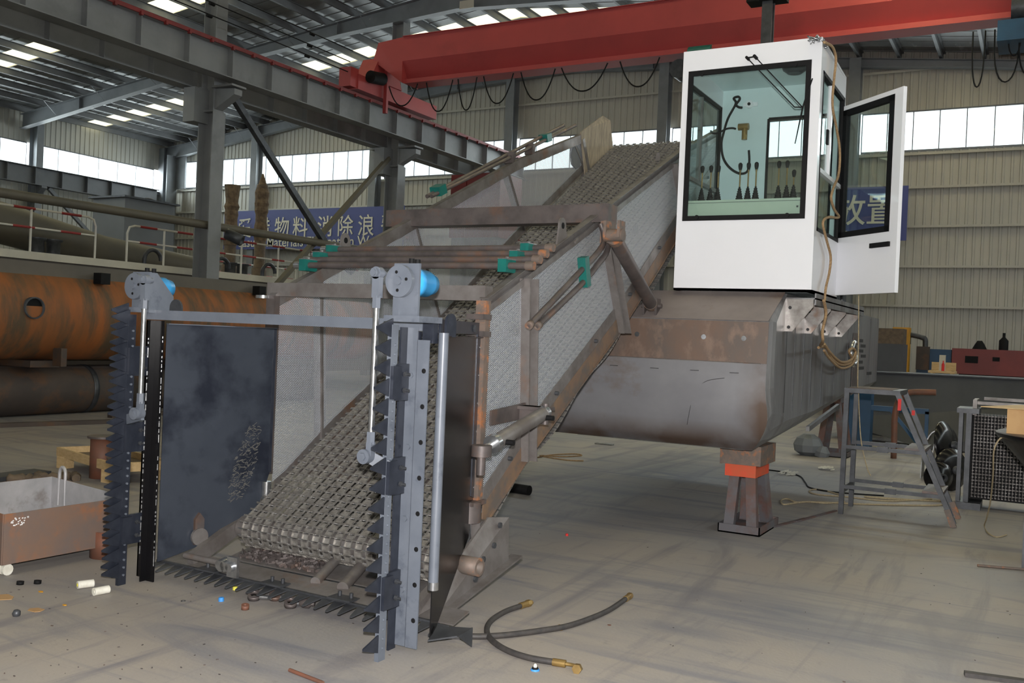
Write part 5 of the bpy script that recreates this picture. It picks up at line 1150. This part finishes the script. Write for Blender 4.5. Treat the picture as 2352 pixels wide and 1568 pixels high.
c = fl(421, 1380, 0); b = MB(); b.pipe((c.x, c.y, 0), (c.x, c.y, 0.003), 0.014, 0.010, 16); tag(b.build('snap_ring', M('gun_metal')), 'thin dark ring flat on the floor', 'ring')
# bottle caps, rollers, small litter
for i, (px, py, m_, r_, h_, lab) in enumerate(((508, 1380, 'cap_blue', .016, .022, 'round blue bottle cap left of the rod ends'), (540, 1354, 'cap_yellow', .015, .02, 'yellow and blue bottle cap behind the rod ends'), (1302, 1230, 'cap_red', .012, .018, 'tiny red cap alone on the open floor'))):
    c = fl(px, py, 0); b = MB(); b.lathe((c.x, c.y, 0), (0, 0, 1), [(r_, 0), (r_, h_*.8), (r_*.8, h_)], 14); tag(b.build('bottle_cap', M(m_)), lab, 'cap')
c = fl(1229, 1539, 0); t = thing('grease_cap', (c.x, c.y, 0), 'blue cap with a white nipple near the bottom edge of the floor', 'cap')
b = MB(); b.lathe((c.x, c.y, 0), (0, 0, 1), [(.022, 0), (.020, .008)], 16); b.build('rim', M('cap_blue'), t)
b = MB(); b.lathe((c.x, c.y, 0.008), (0, 0, 1), [(.017, 0), (.014, .008)], 16); b.build('collar', M('black_rubber'), t)
b = MB(); b.lathe((c.x, c.y, 0.016), (0, 0, 1), [(.009, 0), (.008, .010), (.004, .016)], 12); b.build('nipple', M('white_foam'), t)
for px, py, an, lab in ((196, 1350, 1.2, 'small white paint roller with yellow core on the floor, left one'), (232, 1365, 1.4, 'small white paint roller on the floor, right one')):
    c = fl(px, py, 0); d_ = V((math.cos(an), math.sin(an), 0)); t = thing('paint_roller', (c.x, c.y, 0), lab, 'paint roller', 'paint rollers')
    b = MB(); b.cyl(V((c.x, c.y, .024))-d_*.045, V((c.x, c.y, .024))+d_*.045, .023, 16); b.build('sleeve', M('white_foam'), t)
    b = MB(); b.cyl(V((c.x, c.y, .024))-d_*.048, V((c.x, c.y, .024))-d_*.044, .010, 10); b.build('core', M('cap_yellow') if 'yellow' in lab else M('white_foam'), t)
for px, py, lab in ((46, 1342, 'black rubber ring on the floor near the bin caster, left one'), (86, 1340, 'black rubber ring on the floor, right one of the pair')):
    c = fl(px, py, 0); b = MB(); b.pipe((c.x, c.y, 0), (c.x, c.y+.002, .02), .021, .010, 16); tag(b.build('rubber_ring', M('black_rubber')), lab, 'ring')
c = fl(36, 1414, 0); b = MB(); b.lathe((c.x, c.y, 0), (0.4, 0, 1), [(.016, 0), (.022, .012), (.018, .03), (.006, .036)], 12); tag(b.build('hub_cap', M('gun_metal')), 'dark round plug alone at the lower left floor', 'cap')
for px, py, w, m_, lab in ((82, 1402, .05, 'cardboard', 'torn piece of brown cardboard on the floor at lower left'), (149, 1390, .018, 'machine_yellow', 'small orange chip on the floor right of the cardboard'), (93, 1359, .02, 'machine_yellow', 'small orange sliver on the floor below the rubber rings'), (1105, 1328, .018, 'chip_green', 'small teal chip on the floor right of the skid'), (10, 1372, .07, 'cardboard', 'brown cardboard scrap at the left edge of the floor'), (1400, 1436, .012, 'pipe_rust', 'tiny rust flake right of the long hose')):
    random.seed(px); c = fl(px, py, 0); n_ = 6; poly = [(c.x+w*(0.7+0.5*random.random())*math.cos(6.28*k/n_), c.y+w*(0.7+.5*random.random())*math.sin(6.28*k/n_)*.7, 0.001) for k in range(n_)]
    b = MB(); b.plate(poly, 0.003, (0, 0, 1)); tag(b.build('floor_scrap', M(m_)), lab, 'scrap')
random.seed(4)
b = MB()
for k in range(110):
    px, py = random.uniform(0, 2352), random.uniform(1150, 1568)
    if random.random() < .35: px = random.uniform(0, 500); py = random.uniform(1320, 1560)
    c = fl(px, py, 0); s_ = random.uniform(.002, .006); a = random.random()*3.1
    b.bar((c.x, c.y, .002), (c.x+s_*2.2*math.cos(a), c.y+s_*2.2*math.sin(a), .002), s_, .003)
o = b.build('floor_grit', M('raw_dark')); o['kind'] = 'stuff'; tag(o, 'dark grit and small crumbs scattered over the floor', 'grit')
for pp, m_, r_, lab in ((((665, 1538), (742, 1568)), 'pipe_rust', .009, 'short rusty rebar piece at the bottom edge of the floor'), (((2245, 1298), (2352, 1307)), 'weld_rust', .010, 'orange rusty rod lying on the floor at the right edge')):
    b = MB(); b.cyl(fl(*pp[0], z=r_), fl(*pp[1], z=r_), r_, 10); tag(b.build('steel_rod', M(m_)), lab, 'rod')
b = MB(); b.bar(fl(2215, 1546, z=.012), fl(2360, 1566, z=.012), .045, .02); tag(b.build('scrap_strip', M('hose_black')), 'dirty dark metal strip at the bottom right corner of the floor', 'strip')
b = MB(); b.cyl(P(1165, 1118, Z=0.05), P(1216, 1126, Z=0.05), 0.05, 16); tag(b.build('short_pipe', M('black_rubber')), 'short black pipe on the floor behind the conveyor foot', 'pipe')
frope(((1235, 1050), (1270, 1044), (1320, 1042), (1335, 1046), (1290, 1048), (1240, 1046), (1300, 1056), (1340, 1058)), 0.008, M('rope_tan'), 'rope_pile', 'tan rope pile on the floor beneath the hull by the conveyor')
b = MB(); c = fl(1388, 1021, 0); b.box(c.x-.14, c.x+.14, c.y-.05, c.y+.05, 0, .02); tag(b.build('steel_offcut', M('bright_steel')), 'bright steel offcut on the floor under the hull', 'offcut')

# ================================================================== LEFT FLOOR: BIN, PIPE PIECES, PALLET
zt_b, zb_b = 0.385, 0.075
A_, A2 = P(9, 1181, Z=zt_b), P(258, 1146, Z=zt_b); F_, F2 = P(120, 1094, Z=zt_b), P(258, 1131, Z=zt_b)
d1 = (A2-A_).normalized(); d2 = (F2-F_).normalized()
den = d1.x*d2.y-d1.y*d2.x; w_ = F_-A_; s1_ = (w_.x*d2.y-w_.y*d2.x)/den; B_ = A_+d1*s1_; D_ = A_+(F_-B_)
t = thing('scrap_bin', ((A_.x+F_.x)/2, (A_.y+F_.y)/2, 0), 'shallow rusty steel scrap bin on casters with zinc-grey inside', 'bin')
cor = [A_, B_, F_, D_]; cen = sum(cor, V((0, 0, 0)))/4
outer, inner = MB(), MB()
for i in range(4):
    p, q_ = cor[i], cor[(i+1) % 4]; n_ = V(((q_-p).y, -(q_-p).x, 0)).normalized()
    if n_.dot(cen-p) > 0: n_ = -n_
    outer.plate([V((p.x, p.y, zb_b)), V((q_.x, q_.y, zb_b)), V((q_.x, q_.y, zt_b)), V((p.x, p.y, zt_b))], 0.006, n_)
    inner.plate([V((p.x, p.y, zb_b+.01)), V((q_.x, q_.y, zb_b+.01)), V((q_.x, q_.y, zt_b)), V((p.x, p.y, zt_b))], 0.004, -n_)
inner.plate([V((c.x, c.y, zb_b)) for c in cor], 0.008, (0, 0, 1))
outer.build('outer_wall', M('bin_rust'), t); inner.build('inner_lining', M('bin_zinc'), t)
mid = F_+(F2-F_)*0.18; ring = [mid+d2*(0.045*math.cos(a))+V((0, 0, 0.04+0.05*math.sin(a))) for a in np.linspace(-.1, math.pi+.1, 12)]
b = MB(); b.tube([mid+d2*.05+V((0, 0, -.2))]+ring+[mid-d2*.05+V((0, 0, -.2))], 0.012, 8); b.build('lifting_loop', M('bin_zinc'), t)
for c in cor:
    q_ = c+(cen-c)*0.10; b = MB()
    for k in (-.022, .022): b.cyl((q_.x+k-.012, q_.y, .035), (q_.x+k+.012, q_.y, .035), .035, 14)
    b.box(q_.x-.03, q_.x+.03, q_.y-.02, q_.y+.02, .05, zb_b); b.build('caster', M('white_foam'), t)
random.seed(9); b = MB(); nn = V((d1.y, -d1.x, 0)); nn = nn if nn.dot(cen-A_) < 0 else -nn
for k in range(26):
    c = A_+d1*(0.04+random.random()*.12)+V((0, 0, -.035-random.random()*.05))+nn*0.0062; b.plate([c, c+d1*.008, c+d1*.009+V((0, 0, .008)), c+V((0, 0, .007))], .001, nn)
b.build('chalk_mark', M('paint_white'), t)
for (px, py, r_, h_, lab) in ((236, 1285, .11, .18, 'short wide rusty pipe piece standing beside the scrap bin'), (226, 1100, .115, .40, 'taller dark rusty pipe piece standing in front of the pallet')):
    c = fl(px, py, 0); c = c+V((-0.06, .08, 0)); t = thing('pipe_piece', (c.x, c.y, 0), lab, 'pipe piece', 'pipe pieces')
    b = MB(); b.pipe((c.x, c.y, 0), (c.x, c.y, h_), r_, r_-.008, 28); b.build('pipe_wall', M('pipe_rust'), t)
    if h_ > .3:
        b = MB(); b.cyl((c.x, c.y, h_), (c.x, c.y, h_+.02), r_+.03, 28); b.build('flange', M('raw_dark'), t)
        b = MB(); b.cyl((c.x+.08, c.y-.02, .22), (c.x+.40, c.y-.0, .13), .02, 10); b.build('side_rod', M('weld_rust'), t)
c = fl(150, 1058, 0); t = thing('wooden_pallet', (c.x+.5, c.y+.4, 0), 'pale wooden pallet frame behind the rusty pipe piece', 'pallet')
pa_, pb_ = P(133, 1036, Z=.16), P(262, 1074, Z=.16); pc_ = P(262, 1018, Z=.16); dd = (pb_-pa_); de = (P(250, 1022, Z=.16)-P(135, 1026, Z=.16))
for k in range(2):
    o = pa_+de*k; b = MB(); b.bar(o, o+dd, .03, .09); b.build('side_board', M('wood_pale'), t)
for k in range(2):
    o = pa_+dd*k; b = MB(); b.bar(o, o+de, .03, .09); b.build('end_board', M('wood_pale'), t)
b = MB(); b.plate([pa_+V((0, 0, -.03)), pa_+dd+V((0, 0, -.03)), pa_+dd+de+V((0, 0, -.03)), pa_+de+V((0, 0, -.03))], .012, (0, 0, 1)); b.build('deck', M('scrap_brown'), t)
for u, v_ in ((.1, .05), (.9, .05), (.1, .9), (.9, .9)):
    o = pa_+dd*u+de*v_; b = MB(); b.box(o.x-.06, o.x+.06, o.y-.06, o.y+.06, 0, .125); b.build('foot', M('wood_pale'), t)
b = MB(); b.bar(fl(-20, 1098, z=.03), fl(98, 1083, z=.03), .25, .04); tag(b.build('steel_plate', M('trough_dark')), 'dark flat steel plate on the floor behind the scrap bin', 'plate')
for pp, lab in ((((15, 1100), (60, 1098), (90, 1102)), 'brown cloth rag lying between plate and bin'), (((85, 1092), (110, 1096), (165, 1093), (175, 1098)), 'brown cloth rag lying behind the bin corner')):
    b = MB(); pts = spline([fl(*p, z=.03) for p in pp], 5); b.tube(pts, [.02+.035*abs(math.sin(k*1.3)) for k in range(len(pts))], 8); tag(b.build('cloth_rag', M('scrap_brown')), lab, 'rag')

# ================================================================== RIGHT SIDE AND FAR RIGHT
t = thing('chain_basket', (-.4, 11.3, 0), 'upright roll of shiny flat-link belt in a dark steel frame at the right', 'belt roll')
b = MB(); x0_, x1_, y_ = -.60, .35, 11.2
for i in range(30):
    x = x0_+i*(x1_-x0_)/30; 
    for j in range(26):
        z = .12+j*.034; b.box(x, x+.018+(j % 2)*.008, y_-.012, y_, z, z+.008)
    b.box(x+.004, x+.008, y_-.008, y_-.002, .12, 1.0)
b.build('rolled_belt', M('raw_steel'), t)
b = MB(); b.box(x0_-.02, x1_, y_+.005, y_+.35, .10, .98); b.build('belt_core', M('black_rubber'), t)
b = MB(); b.box(-.74, -.70, 11.1, 11.22, .05, 1.02).box(-.67, -.62, 11.1, 11.5, .05, 1.02).box(-.76, -.55, 11.05, 11.5, 1.0, 1.05).box(-.74, -.5, 11.05, 11.5, 0, .07); b.build('end_frame', M('gun_metal'), t)
b = MB(); b.box(-.62, 1.0, 11.25, 11.32, 1.09, 1.12).box(-.53, 1.0, 11.5, 11.57, 1.13, 1.16).box(-.62, -.58, 11.2, 11.6, .98, 1.14); b.build('top_bar', M('raw_steel'), t)
# auger discs beside it
for k, (x, y, z, r_, ax, lab) in enumerate(((-.98, 12.6, .50, .30, (1, -.3, .2), 'dark pressed steel disc, topmost against the belt roll'), (-.90, 12.4, .25, .25, (1, -.9, .1), 'dark pressed steel disc lying lowest beside the belt roll'), (-1.0, 12.1, .19, .17, (.6, -1, 0), 'small dark steel disc with a hub in front of the others'))):
    ax_ = V(ax).normalized(); t = thing('steel_disc', (x, y, 0), lab, 'disc', 'steel discs beside the belt roll')
    b = MB(); b.lathe((x, y, z), ax_, [(r_, 0), (r_, .02), (r_*.6, .07), (r_*.25, .09), (.03, .10)], 28); b.build('dish', M('header_black'), t)
    b = MB(); b.pipe(V((x, y, z))-ax_*.01, V((x, y, z))+ax_*.14, .05, .03, 16); b.build('hub', M('gun_metal'), t)
for px, lab in ((2150, 'curved steel guard with bright rim standing behind the discs, left'), (2172, 'curved steel guard with bright rim standing behind the discs, right')):
    gy = 13.2 if px < 2160 else 13.65; c = P(px, 1020, Y=gy); t = thing('curved_guard', (c.x, c.y, 0), lab, 'guard', 'curved guards'); 
    for nm, dx, m_ in (('shell', 0, 'header_black'), ('rim', -.012, 'bright_steel')):
        b = MB(); arc = [(.17*math.cos(a), .62*math.sin(a)**.8 if math.sin(a) > 0 else 0) for a in np.linspace(.45 if nm == 'rim' else 0, math.pi, 14)]
        for (xa, za), (xb, zb2) in zip(arc[:-1], arc[1:]): b.plate([(c.x+xa, c.y+dx, za+.02), (c.x+xb, c.y+dx, zb2+.02), (c.x+xb, c.y+(.02 if nm == 'rim' else .35)+dx, zb2+.02), (c.x+xa, c.y+(.02 if nm == 'rim' else .35)+dx, za+.02)], .012)
        b.build(nm, M(m_), t)
# dark round tank on legs at the right edge with cardboard on its top
t = thing('round_tank', (.55, 8.6, 0), 'dark conical tank on legs at the right edge with a wide rim', 'tank')
b = MB(); b.lathe((.50, 8.45, 0), (0, 0, 1), [(.12, .02), (.30, .25), (.62, .80), (.76, .955), (.80, 1.0), (.80, 1.02)], 40); b.build('bowl', M('header_black'), t)
b = MB(); b.lathe((.50, 8.45, 1.02), (0, 0, 1), [(.80, 0), (.79, .006)], 40); b.build('rim_plate', M('raw_dark'), t)
for a in (3.5, 2.6, 5.2): b = MB(); b.box(.5+.58*math.cos(a)-.03, .5+.58*math.cos(a)+.03, 8.45+.58*math.sin(a)-.03, 8.45+.58*math.sin(a)+.03, 0, .80); b.build('leg', M('gun_metal'), t)
t = thing('cardboard_box', (.2, 8.5, 1.03), 'brown cardboard box with open flaps on the dark tank', 'box')
b = MB(); b.box(-.215, .45, 8.15, 8.6, 1.027, 1.21); b.build('carton', M('cardboard'), t)
b = MB(); b.plate([(-.40, 8.2, 1.21), (.50, 7.95, 1.22), (.50, 8.3, 1.235), (-.15, 8.65, 1.22)], .006, (0, 0, 1)); b.build('flap', M('wood_pale'), t)
# long dark trough behind, bent pipe on it
t = thing('steel_trough', (-1.0, 19.0, 0), 'long dark grey steel trough hull lying behind the ladder', 'trough')
b = MB(); b.plate([(-3.4, 18.0, .35), (-1.7, 17.4, .02), (3.0, 17.4, .02), (3.0, 17.6, 1.25), (-3.2, 18.2, 1.22)], .9, (0, 1, 0)); b.build('side_wall', M('trough_dark'), t)
b = MB(); b.plate([(-3.25, 18.15, 1.22), (3.0, 17.55, 1.26), (3.0, 18.6, 1.26), (-3.25, 19.1, 1.22)], .02); b.build('top_edge', M('gun_metal'), t)
pts = [P(px, py, Y=15.5) for px, py in ((2052, 1065), (2054, 1000), (2055, 960), (2062, 925), (2078, 906), (2100, 900), (2150, 901))]
b = MB(); b.tube(spline(pts, 5), .045, 12); tag(b.build('bent_pipe', M('pipe_rust')), 'bent brown pipe end sticking out above the ladder', 'pipe')
b = MB(); q0 = P(1960, 930, Y=17); q1 = P(2050, 1040, Y=17); b.box(q0.x, q0.x+.34, 16.6, 16.9, 0, 0.98); tag(b.build('blue_cabinet', M('machine_blue')), 'dark blue steel cabinet seen between the ladder legs', 'cabinet')
b = MB(); b.box(q0.x+.4, q0.x+1.25, 16.2, 16.28, .66, .74).bar((q0.x+.7, 16.24, .68), (q0.x+1.1, 16.24, .2), .06, .05).box(q0.x+1.2, q0.x+1.25, 16.2, 16.28, 0, .7); tag(b.build('machine_trestle', M('machine_blue')), 'blue steel frame with a diagonal brace behind the ladder', 'frame')
# machines along the back wall
def pbox(px0, py0, px1, py1, Y, d, m_, name, lab, cat, ground=True):
    a, c = P(px0, py0, Y=Y), P(px1, py1, Y=Y); b = MB(); b.box(min(a.x, c.x), max(a.x, c.x), Y, Y+d, 0 if ground else c.z, a.z)
    return tag(b.build(name, M(m_)), lab, cat)
t = thing('red_press', (0, 25, 0), 'long dull red machine with dark inspection openings by the back wall', 'machine')
a = P(2187, 799, Y=24.6); c = P(2352, 862, Y=24.6)
b = MB(); b.box(a.x, 6.5, 24.6, 25.6, 1.17, 1.76); b.build('beam', M('machine_red'), t)
b = MB(); b.box(a.x+.15, 6.4, 24.8, 25.5, 0, 1.17); b.build('pedestal', M('black_rubber'), t)
for px0, px1, pt, pb in ((2217, 2246, 817, 834), (2280, 2296, 820, 830)):
    u, v_ = P(px0, pt, Y=24.59), P(px1, pb, Y=24.59); b = MB(); b.box(u.x, v_.x, 24.575, 24.6, v_.z, u.z); b.build('inspection_opening', M('black_rubber'), t)
for px in (2250, 2305):
    u = P(px, 795, Y=25); b = MB(); b.lathe((u.x, 25.0, 1.76), (0, 0, 1), [(.16, 0), (.10, .12), (.05, .2)] if px == 2250 else [(.10, 0), (.10, .22), (.03, .3), (.03, .4)], 12); b.build('top_fitting', M('black_rubber'), t)
t = thing('blue_machine', (-2.2, 24.8, 0), 'blue machine with a brown overhead pipe loop by the back wall', 'machine')
b = MB(); b.box(-2.62, a.x-.02 if a.x > -2.6 else -1.9, 24.7, 25.6, 0, 1.72); b.build('body', M('machine_blue'), t)
pts = [P(px, py, Y=24.6) for px, py in ((2086, 790), (2087, 772), (2093, 769), (2118, 775), (2125, 780), (2125, 800))]
b = MB(); b.tube(spline(pts, 4), .06, 10); b.build('pipe_loop', M('gun_metal'), t)
u = P(2120, 815, Y=24.6); b = MB(); b.box(u.x-.14, u.x+.14, 24.5, 24.7, u.z-.35, u.z+.2); b.build('motor_column', M('dull_brown'), t)
u = P(2072, 768, Y=24.5)
b = MB(); b.box(u.x-.19, u.x+.18, 24.3, 24.65, 0, 2.20); tag(b.build('yellow_cabinet', M('machine_yellow')), 'narrow yellow machine housing behind the hull stern', 'machine')
u = P(2040, 765, Y=23.6); b = MB(); b.box(u.x-.5, u.x+.33, 23.6, 24.2, 0, 2.15); tag(b.build('tan_cabinet', M('scrap_brown')), 'tan brown housing between the hull stern and the yellow one', 'machine')
u = P(2040, 800, Y=19.4); b = MB(); b.box(u.x-.6, u.x+.25, 19.4, 20.2, 0, 1.76); tag(b.build('dark_crate', M('trough_dark')), 'dark steel box standing just behind the hull stern', 'box')
u, v_ = P(2134, 822, Y=22.5), P(2194, 853, Y=22.5); t = thing('work_bench', (u.x, 22.5, 0), 'pale work bench with small items in front of the red machine', 'bench')
b = MB(); b.box(u.x, v_.x, 22.4, 23.0, v_.z-.05, v_.z).box(u.x+.02, v_.x-.02, 22.9, 23.0, v_.z, v_.z+.18).box(u.x+.04, u.x+.1, 22.5, 22.9, 0, v_.z).box(v_.x-.1, v_.x-.04, 22.5, 22.9, 0, v_.z); b.build('bench_top', M('wood_pale'), t)
b = MB(); q_ = P(2165, 822, Y=22.6); b.box(q_.x-.06, q_.x+.06, 22.55, 22.65, v_.z, v_.z+.34); tag(b.build('paper_carton', M('barge_cream')), 'small cream carton standing on the work bench', 'box')
b = MB(); q_ = P(2166, 840, Y=22.45); b.lathe((q_.x, 22.46, v_.z), (0, 0, 1), [(.03, 0), (.03, .14), (.012, .18), (.012, .22)], 12); tag(b.build('spray_can', M('cap_red')), 'red and white can standing on the work bench', 'can')
# dark box section and red machine parts visible past the lift cylinder
b = MB(); b.box(-3.3, -2.9, 11.0, 11.4, 2.02, 2.7); tag(b.build('grey_locker', M('cabinet_grey')), 'grey locker on the hull deck glimpsed between conveyor and cab', 'cabinet')
for i, (px0, px1, pt, Yv) in enumerate(((1037, 1072, 402, 22.0), (1074, 1150, 399, 22.0))):
    a, c = P(px0, pt, Y=Yv), P(px1, pt, Y=Yv); b = MB(); t = thing('red_housing', (a.x, Yv, 0), ('tall narrow red machine housing behind the conveyor, left', 'tall red machine housing behind the conveyor, right')[i], 'machine'); b.box(a.x, c.x, Yv, Yv+1.2, 4.2, a.z); b.build('housing', M('machine_red'), t)
    b = MB(); b.box(a.x+.05, c.x-.05, Yv+.05, Yv+1.1, 0, 4.2); b.build('plinth', M('cabinet_grey'), t)
# more strands of the coil on the towing eye
for o_ in (0.03, -0.03):
    pts = [P(px, py, X=-1.76+abs(o_)*.6)+V((0, 0, o_)) for px, py in ((1893, 797), (1908, 818), (1932, 838), (1955, 832), (1965, 815))]
    b = MB(); b.tube(spline(pts, 5), 0.012, 8); ob_ = tag(b.build('rope_strand', M('rope_tan')), 'upper tan strand of the rope bundle on the hull side' if o_ > 0 else 'lower sagging tan strand of the rope bundle on the hull side', 'rope')
